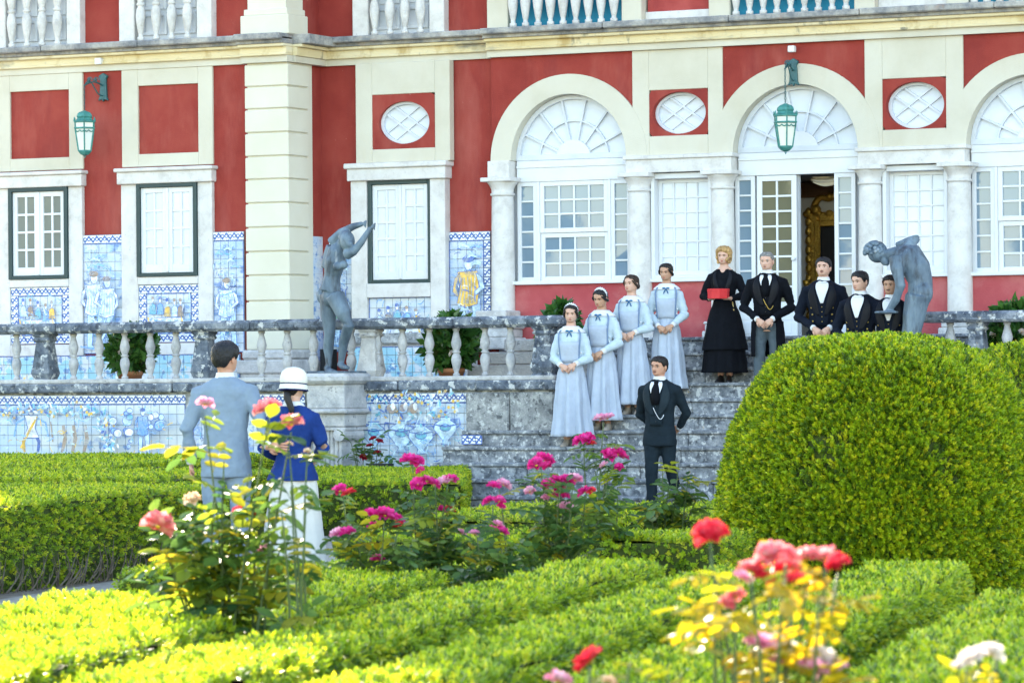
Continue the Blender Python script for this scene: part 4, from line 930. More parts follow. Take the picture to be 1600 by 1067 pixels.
def scatter_group(key, density, smin, smax, up, jit):
    k = (key, density, smin, smax, up, jit)
    if k in NG: return NG[k]
    g = bpy.data.node_groups.new('leaf_cover', 'GeometryNodeTree'); NG[k] = g
    g.interface.new_socket('Geometry', in_out='INPUT', socket_type='NodeSocketGeometry'); g.interface.new_socket('Geometry', in_out='OUTPUT', socket_type='NodeSocketGeometry')
    N = lambda t: g.nodes.new(t); L = g.links.new; gi, go = N('NodeGroupInput'), N('NodeGroupOutput')
    na = N('GeometryNodeInputNamedAttribute'); na.data_type = 'FLOAT'; na.inputs['Name'].default_value = 'dens'
    mu = N('ShaderNodeMath'); mu.operation = 'MULTIPLY'; mu.inputs[1].default_value = density; L(na.outputs['Attribute'], mu.inputs[0])
    dp = N('GeometryNodeDistributePointsOnFaces'); L(gi.outputs[0], dp.inputs['Mesh']); L(mu.outputs[0], dp.inputs['Density'])
    ci = N('GeometryNodeCollectionInfo'); ci.inputs['Collection'].default_value = SPR[key]; ci.inputs['Separate Children'].default_value = True; ci.inputs['Reset Children'].default_value = True
    ip = N('GeometryNodeInstanceOnPoints'); L(dp.outputs['Points'], ip.inputs['Points']); L(ci.outputs[0], ip.inputs['Instance']); ip.inputs['Pick Instance'].default_value = True
    rv = N('FunctionNodeRandomValue'); rv.data_type = 'FLOAT_VECTOR'; rv.inputs[0].default_value = (-jit, -jit, -jit); rv.inputs[1].default_value = (jit, jit, jit+up)
    ad = N('ShaderNodeVectorMath'); L(dp.outputs['Normal'], ad.inputs[0]); L(rv.outputs[0], ad.inputs[1])
    al = N('FunctionNodeAlignRotationToVector'); al.axis = 'Z'; L(ad.outputs[0], al.inputs['Vector'])
    r2 = N('FunctionNodeRandomValue'); r2.data_type = 'FLOAT_VECTOR'; r2.inputs[0].default_value = (0, 0, 0); r2.inputs[1].default_value = (0, 0, 6.28); r2.inputs['Seed'].default_value = 5
    er = N('FunctionNodeEulerToRotation'); L(r2.outputs[0], er.inputs[0])
    rr = N('FunctionNodeRotateRotation'); rr.rotation_space = 'LOCAL'; L(al.outputs[0], rr.inputs[0]); L(er.outputs[0], rr.inputs[1]); L(rr.outputs[0], ip.inputs['Rotation'])
    rs = N('FunctionNodeRandomValue'); rs.data_type = 'FLOAT'; rs.inputs[2].default_value = smin; rs.inputs[3].default_value = smax; rs.inputs['Seed'].default_value = 9; L(rs.outputs[1], ip.inputs['Scale'])
    jn = N('GeometryNodeJoinGeometry'); L(gi.outputs[0], jn.inputs[0]); L(ip.outputs[0], jn.inputs[0]); L(jn.outputs[0], go.inputs[0])
    return g
def cover(o, key, density, smin=.7, smax=1.3, up=.6, jit=.6):
    m = o.modifiers.new('leaves', 'NODES'); m.node_group = scatter_group(key, density, smin, smax, up, jit)
def wob(p, amp, f=2.2):
    x, y, z = p
    return amp*(sin(f*1.7*x+1.3*f*y+.7)+sin(f*2.9*y-1.1*f*x+2.1+f*z)+.6*sin(f*5.3*x+f*4.1*z)+.6*sin(f*6.1*y+1.7)+.4*sin(f*11*x+f*9*y+f*7*z))/3.6
def grid_mesh(fn, nu, nv):
    return [fn(i/nu, j/nv) for j in range(nv+1) for i in range(nu+1)], [(j*(nu+1)+i, j*(nu+1)+i+1, (j+1)*(nu+1)+i+1, (j+1)*(nu+1)+i) for j in range(nv) for i in range(nu)]
def set_dens(o, fn):
    a = o.data.attributes.new('dens', 'FLOAT', 'POINT'); a.data.foreach_set('value', [fn(v.co) for v in o.data.vertices])
def hedge(label, u0, u1, v0, v1, h, density=1500, key='box', conv=uv, amp=.028, group=None, res=.12, smin=.5, smax=1.4, bare=.35, stems=False):
    c = conv((u0+u1)/2, (v0+v1)/2); root = thing('hedge', label, 'hedge', c, group=group)
    b = MB(); nu, nv, nz = max(2, int((u1-u0)/res)), max(2, int((v1-v0)/res)), max(2, int(h/.12))
    def pt(u, v, z, nx=0, ny=0):
        p = conv(u, v); d = wob((p.x, p.y, z), amp); q = conv(u+nx*d - nx*.05*(1-min(1, z/h*3)), v+ny*d - ny*.05*(1-min(1, z/h*3))); return Vector((q.x, q.y, z))
    def top(s_, t_):
        u, v = u0+(u1-u0)*s_, v0+(v1-v0)*t_; p = conv(u, v); return Vector((p.x, p.y, h+wob((p.x, p.y, .3), amp*1.0)))
    b.add(*grid_mesh(top, nu, nv))
    b.add(*grid_mesh(lambda s_, t_: pt(u0+(u1-u0)*s_, v0, h*t_*1.0, 0, -1), nu, nz)); b.add(*grid_mesh(lambda s_, t_: pt(u1, v0+(v1-v0)*s_, h*t_, 1, 0), nv, nz))
    b.add(*grid_mesh(lambda s_, t_: pt(u1-(u1-u0)*s_, v1, h*t_, 0, 1), nu, nz)); b.add(*grid_mesh(lambda s_, t_: pt(u0, v1-(v1-v0)*s_, h*t_, -1, 0), nv, nz))
    o = b.build('foliage', MT['hedge_core'], root); o['kind'] = 'stuff'
    set_dens(o, lambda co: 1. if co.z > h*.55 else bare+(1-bare)*max(0, co.z/(h*.55)-.15)); cover(o, key, density, smin, smax)
    if stems:
        t = MB(); r_ = random.Random(3)
        for i in range(int((v1-v0)*22)):
            v = r_.uniform(v0, v1); p = conv(u1+.03, v); q = conv(u1+.05, v+r_.uniform(-.3, .3)); z = r_.uniform(.10, .34); t.tube([(p.x, p.y, 0), ((p.x+q.x)/2+.02, (p.y+q.y)/2, z*.5), (q.x, q.y, z)], [.006, .0045, .002], 4)
        t = t.build('twig', MT['twig'], root); t['kind'] = 'stuff'
    return root
G1 = 'box hedges of the garden beds'
# left of the path (beds run nearly along Y)
LZ = lambda u, v: Vector((-16.62+u-.165*(v-25), v, 0))
hedge('long box hedge with twiggy foot beside the path, left of the couple', -5.5, 0, 19, 29.6, .64, 1000, conv=LZ, stems=True, res=.2, bare=.25)
hedge('box hedge strip in the bed behind the long hedge, toward the tiled wall', -9, -1.6, 30.6, 34.2, .65, 560, conv=LZ, res=.25, smin=.8, smax=1.5)
hedge('box hedge strip standing along the tiled terrace wall with dancing figures', -11.5, -3.9, 34.75, 41.2, .66, 420, conv=LZ, res=.3, smin=.9, smax=1.7)
hedge('squared box hedge between the couple and the foot of the stair', -20.9, -18.2, 35.2, 41.3, .52, 620, conv=lambda u, v: Vector((u-.50*(v-35.3), v, 0)), res=.2, smin=.8, smax=1.4)
# foreground strips
for lab, a, b_, c, d, den in (
    ('sunlit yellow green box hedge strip beside the bare path', -5.75, -4.40, 9, 17.2, 1500),
    ('second box hedge strip, half in sun, next to the sunlit one', -4.04, -3.60, 8, 20.6, 2000),
    ('narrow box hedge strip between two dark gaps in the parterre', -3.20, -2.80, 8, 20.0, 2000),
    ('box hedge strip ending before the tall yellow leaved rose', -2.42, -1.97, 8, 20.4, 2000),
    ('wide shaded box hedge strip in front of the round clipped bush', -1.60, -.76, 8, 17.6, 1500),
    ('box hedge strip running toward the right of the round clipped bush', -.46, .5, 9, 17.4, 1300),
    ('outermost box hedge strip beyond the round clipped bush', .7, 2.4, 11, 17.2, 900)):
    hedge(lab, a, b_, c, d, .55, den, group=G1)
hedge('short box hedge block at the hem of the white skirt', -5.45, -4.80, 18.6, 20.9, .48, 1500, group=G1)
hedge('low box hedge behind the pink roses near the foot of the stair', -7.4, -4.9, 23.2, 24.3, .38, 900)
hedge('clipped box hedge crossing in front of the stair, left of the round bush', -6.6, -4.05, 25.4, 26.7, .49, 1000)
hedge('box hedge nearest the bottom stair, left of the round bush', -7.2, -4.75, 29.8, 33.6, .46, 750, res=.2)
# round clipped bush
def dome(label, c, rx, h, density, k=.50):
    root = thing('clipped_bush', label, 'bush', c); b = MB()
    def f(s_, t_):
        a = 2*pi*s_; e = t_*pi/2*.999; r = cos(e)**k; z = sin(e)**.92; p = Vector((rx*r*cos(a), rx*r*sin(a), h*(.02+.98*z)))
        q = p+c; r2 = 1+wob((q.x, q.y, q.z), .035, 1.6)+wob((q.x, q.y, q.z), .02, 4.5); zz = p.z; bul = 1-.12*(1-min(1, zz/h*2.2))**2
        return Vector((c.x+p.x*r2*bul, c.y+p.y*r2*bul, max(0, zz*r2)))
    b.add(*grid_mesh(f, 90, 34)); o = b.build('foliage', MT['hedge_core'], root, smooth=True); o['kind'] = 'stuff'
    set_dens(o, lambda co: .55+.45*min(1, co.z/(h*.45)) if wob((co.x*1.6, co.y*1.6, co.z*2.0), 1, 2.4) < .40 else .16); cover(o, 'bush', density, .5, 1.6, .8, .5)
    t = MB(); r_ = random.Random(8)
    for i in range(9):
        a = r_.uniform(-2.6, .4); t.tube([(c.x+.25*cos(a), c.y+.25*sin(a), 0), (c.x+rx*.6*cos(a), c.y+rx*.6*sin(a), .35), (c.x+rx*.93*cos(a), c.y+rx*.93*sin(a), .75)], [.03, .02, .008], 5)
    t = t.build('branch', MT['twig'], root); t['kind'] = 'stuff'
    return root
bc = atT(1378, 700, 28.0); dome('big round clipped box bush in front of the porch', Vector((bc.x, bc.y, 0)), 1.16, 1.77, 6200)
bc = atT(1640, 700, 34.0); dome('second clipped bush half hidden behind the big round one', Vector((bc.x, bc.y, 0)), 1.0, 1.80, 1600)

# ------------------------------------------------------------------ roses
def petal_mesh(w_, l, cup, m, seed):
    r_ = random.Random(seed); b = MB()
    def f(s_, t_):
        x = (s_-.5)*2; ww = w_*(sin(pi*(.12+.80*t_))**.7); z = cup*l*(t_**1.6)-.22*l*max(0, t_-.72)*2; return Vector((x*ww*.5, -l*t_*(1-.10*x*x), z+.22*w_*x*x+.03*l*sin(7*s_+seed)))
    b.add(*grid_mesh(f, 4, 4)); me = b.mesh('petal', smooth=True); me.materials.append(MT[m]); return me
def petal_mat(name, c1, c2, c3):
    m = mat(name, [c1, c2, c3], .55, 30, 3, pos=[.35, .5, .65], spec=.25); n = m.node_tree.nodes; L = m.node_tree.links; b = n['Principled BSDF']; out = n['Material Output']
    tr = n.new('ShaderNodeBsdfTranslucent'); mx = n.new('ShaderNodeMixShader'); mx.inputs[0].default_value = .35; L.new(b.inputs['Base Color'].links[0].from_socket, tr.inputs[0]); L.new(b.outputs[0], mx.inputs[1]); L.new(tr.outputs[0], mx.inputs[2]); L.new(mx.outputs[0], out.inputs[0])
petal_mat('petal_magenta', (.62,.012,.18), (.74,.03,.28), (.80,.10,.40)); petal_mat('petal_coral', (.75,.12,.16), (.80,.22,.26), (.82,.42,.38)); petal_mat('petal_red', (.62,.012,.03), (.72,.03,.06), (.78,.10,.12))
petal_mat('petal_pink', (.74,.20,.40), (.80,.34,.52), (.82,.55,.66)); petal_mat('petal_peach', (.80,.42,.25), (.82,.58,.40), (.84,.70,.55)); petal_mat('petal_pale', (.78,.60,.55), (.82,.74,.68), (.84,.80,.76)); petal_mat('petal_dark', (.25,.005,.02), (.35,.01,.03), (.42,.02,.04))
mat('stamen', [(.55,.35,.03)], .7)
PM = {}
def petals(m):
    if m not in PM: PM[m] = [[petal_mesh(.62, .55, .18, m, k) for k in range(3)], [petal_mesh(.52, .42, .75, m, k+5) for k in range(3)], [petal_mesh(.36, .28, 1.3, m, k+9) for k in range(2)]]
    return PM[m]
def blossom(parent, pos, size, m, tilt=(0, 0), seed=0):
    r_ = random.Random(seed); b = MB().ball((0, 0, 0), .09*size, 8, 5, (1, 1, .7)).mesh('blossom', smooth=True); b.materials.append(MT['stamen'])
    o = bpy.data.objects.new('blossom', b); COL.objects.link(o); o.parent = parent; o.location = Vector(pos)-wl(parent); o.rotation_euler = (tilt[0], tilt[1], r_.uniform(0, 6)); WL[o.name] = Vector(pos)
    for ring, (n, rad) in enumerate(((6, .05), (5, .03), (4, .01))):
        for k in range(n):
            a = 2*pi*(k+.5*ring)/n+r_.uniform(-.15, .15); q = bpy.data.objects.new('petal', r_.choice(petals(m)[ring])); COL.objects.link(q); q.parent = o
            q.scale = (size,)*3; q.rotation_euler = (r_.uniform(-.15, .2), r_.uniform(-.1, .1), a); q.location = (rad*size*sin(a), -rad*size*cos(a), .01*size*ring)
    return o
LV = {}
def rose_leaf(m):
    """compound leaf of five leaflets"""
    if m in LV: return LV[m]
    out = []
    for s_ in range(3):
        r_ = random.Random(s_); b = MB(); b.tube([(0, 0, 0), (0, -.05, .008), (0, -.105, .0)], [.0016, .0013, .001], 4)
        for (y, sx) in ((-.105, 0), (-.075, 1), (-.075, -1), (-.035, 1), (-.035, -1)):
            a = (0 if sx == 0 else sx*1.05)+r_.uniform(-.15, .15); l = .058 if sx == 0 else r_.uniform(.042, .052); w_ = l*.62; d = Vector((sin(a), -cos(a), -.12)).normalized(); sd_ = Vector((cos(a), sin(a), 0)); up = Vector((0, 0, 1)); o = Vector((0, y, .002))
            def f(s2, t2): x = (s2-.5)*2; return o+d*l*t2+sd_*x*w_*.5*sin(pi*min(1, .06+.94*t2))**.75+up*(abs(x)*w_*.16-.16*l*t2*t2)
            b.add(*grid_mesh(f, 2, 4))
        me = b.mesh('leaf', smooth=True); me.materials.append(MT[m]); out.append(me)
    LV[m] = out; return out
def rose(label, base, stems, blooms, leaf_size=1., nleaf=10, yellow_share=.3, seed=0, cat='rose bush', extra=None, name='rose_bush', group=None, thick=1., yl='rose_leaf_yellow'):
    """stems: list of tip points; blooms: (pos, size, petal material)"""
    r_ = random.Random(seed); base = Vector(base); root = thing(name, label, cat, base, group=group); pts_all = []
    zmax = max(Vector(s_).z for s_ in stems)
    for tip in stems:
        tip = Vector(tip); st = MB(); o = base+Vector((r_.uniform(-.1, .1), r_.uniform(-.1, .1), 0)); mid = o.lerp(tip, .5)+Vector((r_.uniform(-.06, .06), r_.uniform(-.06, .06), .06)); P_ = []
        for u in np.linspace(0, 1, 9): P_.append(o*(1-u)**2+mid*2*u*(1-u)+tip*u*u)
        st.tube(P_, [.009*thick*(1-.65*u) for u in np.linspace(0, 1, 9)], 6); st.build('stem', MT['stem'], root, smooth=True); pts_all.append(P_)
    for P_ in pts_all:
        for k in range(nleaf):
            u = r_.uniform(.28, .97); i = min(7, int(u*8)); p = P_[i].lerp(P_[i+1], u*8-i); hz = (p.z-base.z)/max(.1, zmax-base.z)
            m = yl if r_.random() < yellow_share*(.4+1.3*hz*hz) else 'rose_leaf'; q = bpy.data.objects.new('leaf', r_.choice(rose_leaf(m))); COL.objects.link(q); q.parent = root
            q.location = p-base; s2 = leaf_size*r_.uniform(.7, 1.25); q.scale = (s2,)*3; q.rotation_euler = (r_.uniform(-.9, .5), r_.uniform(-.5, .5), r_.uniform(0, 6.28))
    for k, (p, s_, m) in enumerate(blooms): blossom(root, p, s_, m, (r_.uniform(-.1, .75), r_.uniform(-.35, .35)), seed*50+k)
    return root
def spray(t, items, jit=.05, seed=1, px2m=None):
    """blossoms from sight lines at a distance: (px, py, width in px, petals)"""
    r_ = random.Random(seed); out = []
    for px, py, wd, m in items: out.append((atT(px, py, t+r_.uniform(-jit, jit)), wd*t/FPX*(1.2 if t > 17 else .95 if t > 11 else 1.0), m))
    return out
def gbase(px, t): p = atT(px, 900, t); return Vector((p.x, p.y, 0))
def tips(t, lst, jit=.15, seed=2):
    r_ = random.Random(seed); return [atT(px, py, t+r_.uniform(-jit, jit)) for px, py in lst]
t = 16.0
B1 = spray(t, [(247, 822, 52, 'petal_coral'), (320, 632, 30, 'petal_pink'), (418, 640, 44, 'petal_coral'), (455, 663, 40, 'petal_coral'), (372, 797, 18, 'petal_red'), (301, 782, 30, 'petal_peach'), (412, 858, 20, 'petal_pink'), (393, 802, 14, 'petal_red'), (480, 705, 12, 'petal_peach'), (452, 694, 12, 'petal_peach')])
rose('tall rose bush with coral pink blossoms and yellow green leaves in front of the couple', gbase(365, t), tips(t, [(247, 828), (320, 650), (418, 655), (455, 675), (372, 800), (301, 790), (390, 740), (350, 720), (335, 760), (300, 840), (260, 860), (420, 790), (400, 830), (340, 850), (440, 850), (310, 880), (375, 870), (280, 900)]), B1, 1.45, 12, .5, 1)
rose('slender rose shoot with dark leaves in front of the white skirt', gbase(452, t-.4), tips(t-.4, [(480, 715), (452, 705), (478, 795), (440, 800), (455, 760)]), [], 1.25, 6, .12, 2)
t = 21.5
rose('bushy rose with bright magenta clusters at the hem of the white skirt', gbase(585, t), tips(t, [(535, 772), (535, 838), (600, 815), (620, 830), (590, 880), (567, 918), (560, 850), (610, 860), (640, 870), (580, 840), (545, 880), (625, 900)]),
     spray(t, [(531, 767, 20, 'petal_magenta'), (545, 771, 18, 'petal_red'), (528, 834, 20, 'petal_pink'), (543, 832, 20, 'petal_magenta'), (582, 806, 24, 'petal_magenta'), (602, 805, 26, 'petal_magenta'), (618, 812, 22, 'petal_magenta'), (583, 822, 16, 'petal_magenta'), (622, 822, 15, 'petal_red'), (590, 875, 18, 'petal_magenta'), (567, 916, 16, 'petal_magenta'), (523, 769, 12, 'petal_red')]), 1.2, 18, .12, 3)
rose('upright rose with magenta clusters in front of the squared hedge', gbase(688, t+1), tips(t+1, [(645, 725), (655, 758), (680, 757), (700, 756), (697, 798), (670, 800), (665, 850), (700, 850), (690, 820), (720, 870), (650, 880)]),
     spray(t+1, [(640, 720, 24, 'petal_magenta'), (652, 722, 18, 'petal_magenta'), (657, 735, 12, 'petal_magenta'), (653, 757, 20, 'petal_magenta'), (669, 751, 17, 'petal_magenta'), (678, 757, 17, 'petal_magenta'), (694, 754, 22, 'petal_pink'), (705, 750, 18, 'petal_magenta'), (692, 797, 14, 'petal_magenta'), (703, 797, 14, 'petal_red'), (720, 833, 14, 'petal_pink')]), 1.2, 18, .18, 4)
rose('low rose with pink blossoms in front of the lowest steps', gbase(775, t), tips(t, [(780, 765), (770, 790), (778, 830), (745, 836), (760, 860), (800, 860), (790, 880), (740, 880)]),
     spray(t, [(772, 760, 18, 'petal_magenta'), (787, 758, 20, 'petal_pink'), (764, 784, 18, 'petal_magenta'), (780, 783, 16, 'petal_magenta'), (783, 792, 12, 'petal_magenta'), (771, 829, 18, 'petal_magenta'), (784, 831, 18, 'petal_magenta'), (778, 820, 16, 'petal_pink'), (741, 834, 14, 'petal_pink')]), 1.2, 17, .12, 5)
rose('rose with a full cluster of magenta blossoms in front of the steps', gbase(858, t+.5), tips(t+.5, [(845, 730), (855, 765), (875, 760), (895, 755), (880, 800), (915, 772), (850, 810), (890, 830), (830, 830), (870, 850), (905, 850), (835, 860)]),
     spray(t+.5, [(838, 727, 22, 'petal_magenta'), (850, 718, 24, 'petal_magenta'), (858, 727, 18, 'petal_magenta'), (856, 758, 18, 'petal_magenta'), (872, 752, 20, 'petal_magenta'), (886, 752, 20, 'petal_magenta'), (898, 750, 20, 'petal_pink'), (876, 764, 16, 'petal_magenta'), (868, 775, 12, 'petal_magenta'), (882, 775, 14, 'petal_magenta'), (884, 797, 24, 'petal_pink'), (913, 769, 18, 'petal_magenta'), (924, 767, 12, 'petal_red'), (828, 768, 15, 'petal_pink'), (852, 778, 11, 'petal_pink')]), 1.2, 18, .15, 6)
rose('tall slender rose with pink blossoms before the four maids', gbase(940, 26), tips(26, [(943, 660), (912, 692), (960, 718), (948, 728), (930, 735), (965, 760), (945, 780)]),
     spray(26, [(938, 654, 17, 'petal_pink'), (949, 654, 18, 'petal_pink'), (905, 689, 18, 'petal_magenta'), (918, 686, 19, 'petal_magenta'), (924, 694, 12, 'petal_red'), (951, 712, 20, 'petal_magenta'), (965, 710, 20, 'petal_magenta'), (974, 714, 14, 'petal_magenta'), (944, 727, 12, 'petal_pink'), (967, 730, 12, 'petal_magenta')]), 1.3, 13, .2, 7)
rose('leafy rose shrub without blossoms before the man in the dark suit', gbase(1052, 29), tips(29, [(1035, 735), (1060, 725), (1075, 750), (1045, 760), (1025, 775), (1065, 780), (1090, 775), (1050, 790), (1010, 790)]), [], 1.5, 11, .15, 8)
t = 9.0
B6 = spray(t, [(1110, 838, 54, 'petal_red'), (1205, 868, 48, 'petal_coral'), (1228, 868, 44, 'petal_coral'), (1172, 890, 40, 'petal_coral'), (1190, 900, 40, 'petal_red'), (1215, 895, 44, 'petal_red'), (1232, 888, 40, 'petal_coral'), (1262, 872, 42, 'petal_coral'), (1290, 872, 44, 'petal_coral'), (1310, 882, 40, 'petal_red'), (1160, 905, 32, 'petal_pink'), (1240, 908, 36, 'petal_red'), (1150, 932, 30, 'petal_coral'), (1135, 942, 26, 'petal_coral'), (1190, 1008, 50, 'petal_pink'), (1220, 1012, 50, 'petal_pale'), (1205, 1040, 48, 'petal_pink'), (1285, 1030, 52, 'petal_pale'), (1300, 1050, 50, 'petal_pink'), (1270, 1045, 46, 'petal_pink')], .12, 4)
rose('big sunlit rose with red and pink blossoms over yellow leaves', gbase(1215, t), tips(t, [(1110, 848), (1205, 880), (1228, 880), (1172, 900), (1262, 885), (1290, 885), (1310, 895), (1150, 940), (1190, 1015), (1285, 1040), (1240, 930), (1280, 930), (1120, 900), (1180, 950), (1230, 960), (1110, 870)], .25), B6, .90, 12, .95, 9, yl='rose_leaf_amber')
rose('low rose with one red and one pink blossom among the hedge strips', gbase(915, 9.6), tips(9.6, [(922, 1040), (872, 1068), (985, 1035), (1045, 1045), (960, 1060), (1010, 1062)]), spray(9.6, [(922, 1033, 50, 'petal_red'), (872, 1064, 40, 'petal_pink'), (952, 1066, 26, 'petal_peach')]), .9, 5, .95, 10, yl='rose_leaf_amber')
rose('fading pale rose beside the outer hedge strip', gbase(1540, 8.8), tips(8.8, [(1530, 1030), (1560, 1000), (1510, 1045), (1550, 1055), (1500, 1060)]), spray(8.8, [(1520, 1030, 46, 'petal_pale'), (1548, 1022, 42, 'petal_pale'), (1505, 1040, 34, 'petal_pale')]), .9, 6, .95, 11, yl='rose_leaf_amber')
p = onY(575, 725, YWL-.7)
rose('small dark red rose by the foot of the tiled wall', (p.x, p.y, 0), [onY(a, b_, YWL-.7) for a, b_ in ((583, 686), (570, 695), (590, 690), (556, 700), (600, 705), (548, 690))], [(onY(a, b_, YWL-.7), .09, 'petal_dark') for a, b_ in ((583, 686), (593, 690), (578, 697), (590, 708), (568, 715))], 1.6, 9, .05, 12)
q = onY(597, 725, YWL-.8); MB().lathe([(.10, 0), (.13, .22), (.14, .23), (.14, .27), (.12, .27)], 14, (q.x, q.y, .32)).build('flower_pot', MT['dark'], base=(q.x, q.y, .32), smooth=True)
tag(bpy.data.objects['flower_pot'], 'small black flower pot by the foot of the tiled wall', 'pot')
# potted plants on the walk behind the balustrade
def potted(label, px, py, Y, wd, hh, z0, white=0):
    p = onY(px, py, Y); root = thing('potted_plant', label, 'plant', (p.x, Y, z0)); r_ = random.Random(int(px))
    mat('terracotta', [(.36,.14,.06),(.45,.20,.10)], .85, 8) if 'terracotta' not in MT else None
    MB().lathe([(.11, 0), (.16, .22), (.17, .22), (.17, .27), (.14, .27)], 16, (p.x, Y, z0)).build('flower_pot', MT['terracotta'], root, smooth=True)
    b = MB()
    def f(s_, t_):
        a = 2*pi*s_; e = -pi/2+pi*t_; k = 1+wob((p.x+cos(a)*2, Y+sin(a)*2, t_*3), .55, 2.6); return Vector((p.x+wd*.5*.68*k*cos(e)*cos(a), Y+wd*.36*k*cos(e)*sin(a), z0+.3+hh*.5*.8+hh*.5*.68*k*sin(e)))
    b.add(*grid_mesh(f, 20, 10)); o = b.build('foliage', MT['hedge_core'], root); o['kind'] = 'stuff'; set_dens(o, lambda co: 1.); cover(o, 'pot', 300, .7, 1.9, .2, .9)
    for k in range(white): blossom(root, (p.x+r_.uniform(-.4, .4)*wd, Y-wd*.42, z0+.3+hh*r_.uniform(.2, .8)), .08, 'petal_pale', (1.2, 0), k)
potted('leafy dark green pot plant behind the balustrade of the left wing', 203, 560, YWL+.75, .72, .62, WALK, 3)
potted('spreading green pot plant behind the balustrade below the recessed window', 705, 560, YWL+.75, .75, .72, WALK, 2)
potted('green shrub in a pot beside the rounded post at the stair', 876, 530, YWL+1.0, .45, .75, WALK+.1)
potted('green pot plant with white flowers behind the balustrade on the far right', 1590, 540, YWL+.9, .8, .75, WALK, 6)
# ------------------------------------------------------------------ people
def fabric(name, c, var=.18, rough=.85, sheen=.2, bump=.25, bscale=35): mat(name, [tuple(x*(1-var) for x in c), c, tuple(min(1, x*(1+var)) for x in c)], rough, 9, 4, bump, bscale, spec=.12, coord='obj')
fabric('cloth_blue', (.40,.455,.545), .08); fabric('cloth_aqua', (.46,.555,.62), .08); fabric('cloth_black', (.004,.005,.008), bump=.2); fabric('cloth_navy', (.005,.008,.016)); fabric('cloth_char', (.010,.018,.025)); fabric('cloth_suit', (.21,.275,.35), .08); fabric('cloth_royal', (.010,.036,.165)); fabric('cloth_cream', (.60,.575,.53), .05); fabric('cloth_white', (.66,.67,.70), .04); fabric('cloth_grey', (.075,.10,.12)); fabric('bow_blue', (.03,.14,.30)); fabric('hat_felt', (.74,.72,.64), .05); fabric('band_navy', (.012,.02,.10)); fabric('strap_blue', (.17,.24,.37)); fabric('boot', (.34,.29,.25)); fabric('lapel', (.006,.007,.011), rough=.45, bump=.05); fabric('lapel_char', (.012,.022,.030), rough=.6)
for nme, c in (('skin_light', (.60,.36,.27)), ('skin_mid', (.48,.27,.18)), ('skin_warm', (.52,.27,.18))):
    m = mat(nme, [tuple(x*.9 for x in c), c, (c[0]*1.06, c[1]*.98, c[2]*.96)], .5, 22, 3, .05, 90, spec=.35, coord='obj'); bb = m.node_tree.nodes['Principled BSDF']; bb.inputs['Subsurface Weight'].default_value = .12; bb.inputs['Subsurface Radius'].default_value = (.012, .005, .003)
for nme, c in (('hair_dark', (.012,.009,.008)), ('hair_brown', (.035,.020,.013)), ('hair_blond', (.42,.25,.10)), ('hair_grey', (.20,.19,.18)), ('hair_black', (.008,.008,.010))): mat(nme, [tuple(x*.6 for x in c), c, tuple(x*1.5 for x in c)], .5, 40, 5, .5, 120, spec=.4, coord='obj', stretch=(1,1,.3))
mat('eye_white', [(.62,.60,.58)], .3); mat('iris', [(.03,.02,.015)], .2, spec=.5); mat('lip', [(.42,.13,.12)], .5); mat('lip_m', [(.36,.15,.12)], .5); mat('shoe', [(.012,.011,.012)], .3, spec=.5); mat('button_gold', [(.55,.38,.10)], .3, metal=.9); mat('red_box', [(.55,.02,.025),(.62,.03,.035)], .5, 20, 3, .15, 60); mat('brass', [(.40,.30,.14)], .35, metal=.8); mat('spectacle', [(.25,.20,.12)], .3, metal=.8)
def wrinkle(o, size, strength, seed=0):
    t = bpy.data.textures.new('folds', 'CLOUDS'); t.noise_scale = size; t.noise_depth = 2
    d = o.modifiers.new('folds', 'DISPLACE'); d.texture = t; d.strength = strength; d.mid_level = .5; d.texture_coords = 'GLOBAL' if seed is None else 'LOCAL'; return o
def herm(tab, z):
    Zs = [r[0] for r in tab]; n = len(tab)
    if z <= Zs[0]: return tab[0][1:]
    if z >= Zs[-1]: return tab[-1][1:]
    i = max(j for j in range(n-1) if Zs[j] <= z); h = Zs[i+1]-Zs[i]; t = (z-Zs[i])/h; out = []
    for c in range(1, len(tab[0])):
        p0, p1 = tab[i][c], tab[i+1][c]; m0 = (p1-tab[i-1][c])/(Zs[i+1]-Zs[i-1])*h if i > 0 else (p1-p0); m1 = (tab[i+2][c]-p0)/(Zs[i+2]-Zs[i])*h if i < n-2 else (p1-p0)
        out.append((2*t**3-3*t*t+1)*p0+(t**3-2*t*t+t)*m0+(-2*t**3+3*t*t)*p1+(t**3-t*t)*m1)
    return out
def spow(v, e): return math.copysign(abs(v)**e, v)
def tor(tab, th, z, off=0., e=.88):
    hw, fr, bk = herm(tab, z); s_, c = sin(th), cos(th); return Vector(((hw+off)*spow(s_, e), -(fr+off)*spow(c, e) if c > 0 else -(bk+off)*spow(c, e), z))
HEAD = [(1.525,.056,.052,.062),(1.545,.056,.062,.066),(1.557,.052,.088,.070),(1.57,.058,.096,.076),(1.59,.066,.098,.088),(1.62,.072,.098,.100),(1.645,.075,.095,.106),(1.672,.077,.098,.108),(1.70,.075,.092,.105),(1.725,.063,.074,.088),(1.741,.042,.048,.058),(1.7495,.010,.012,.014)]
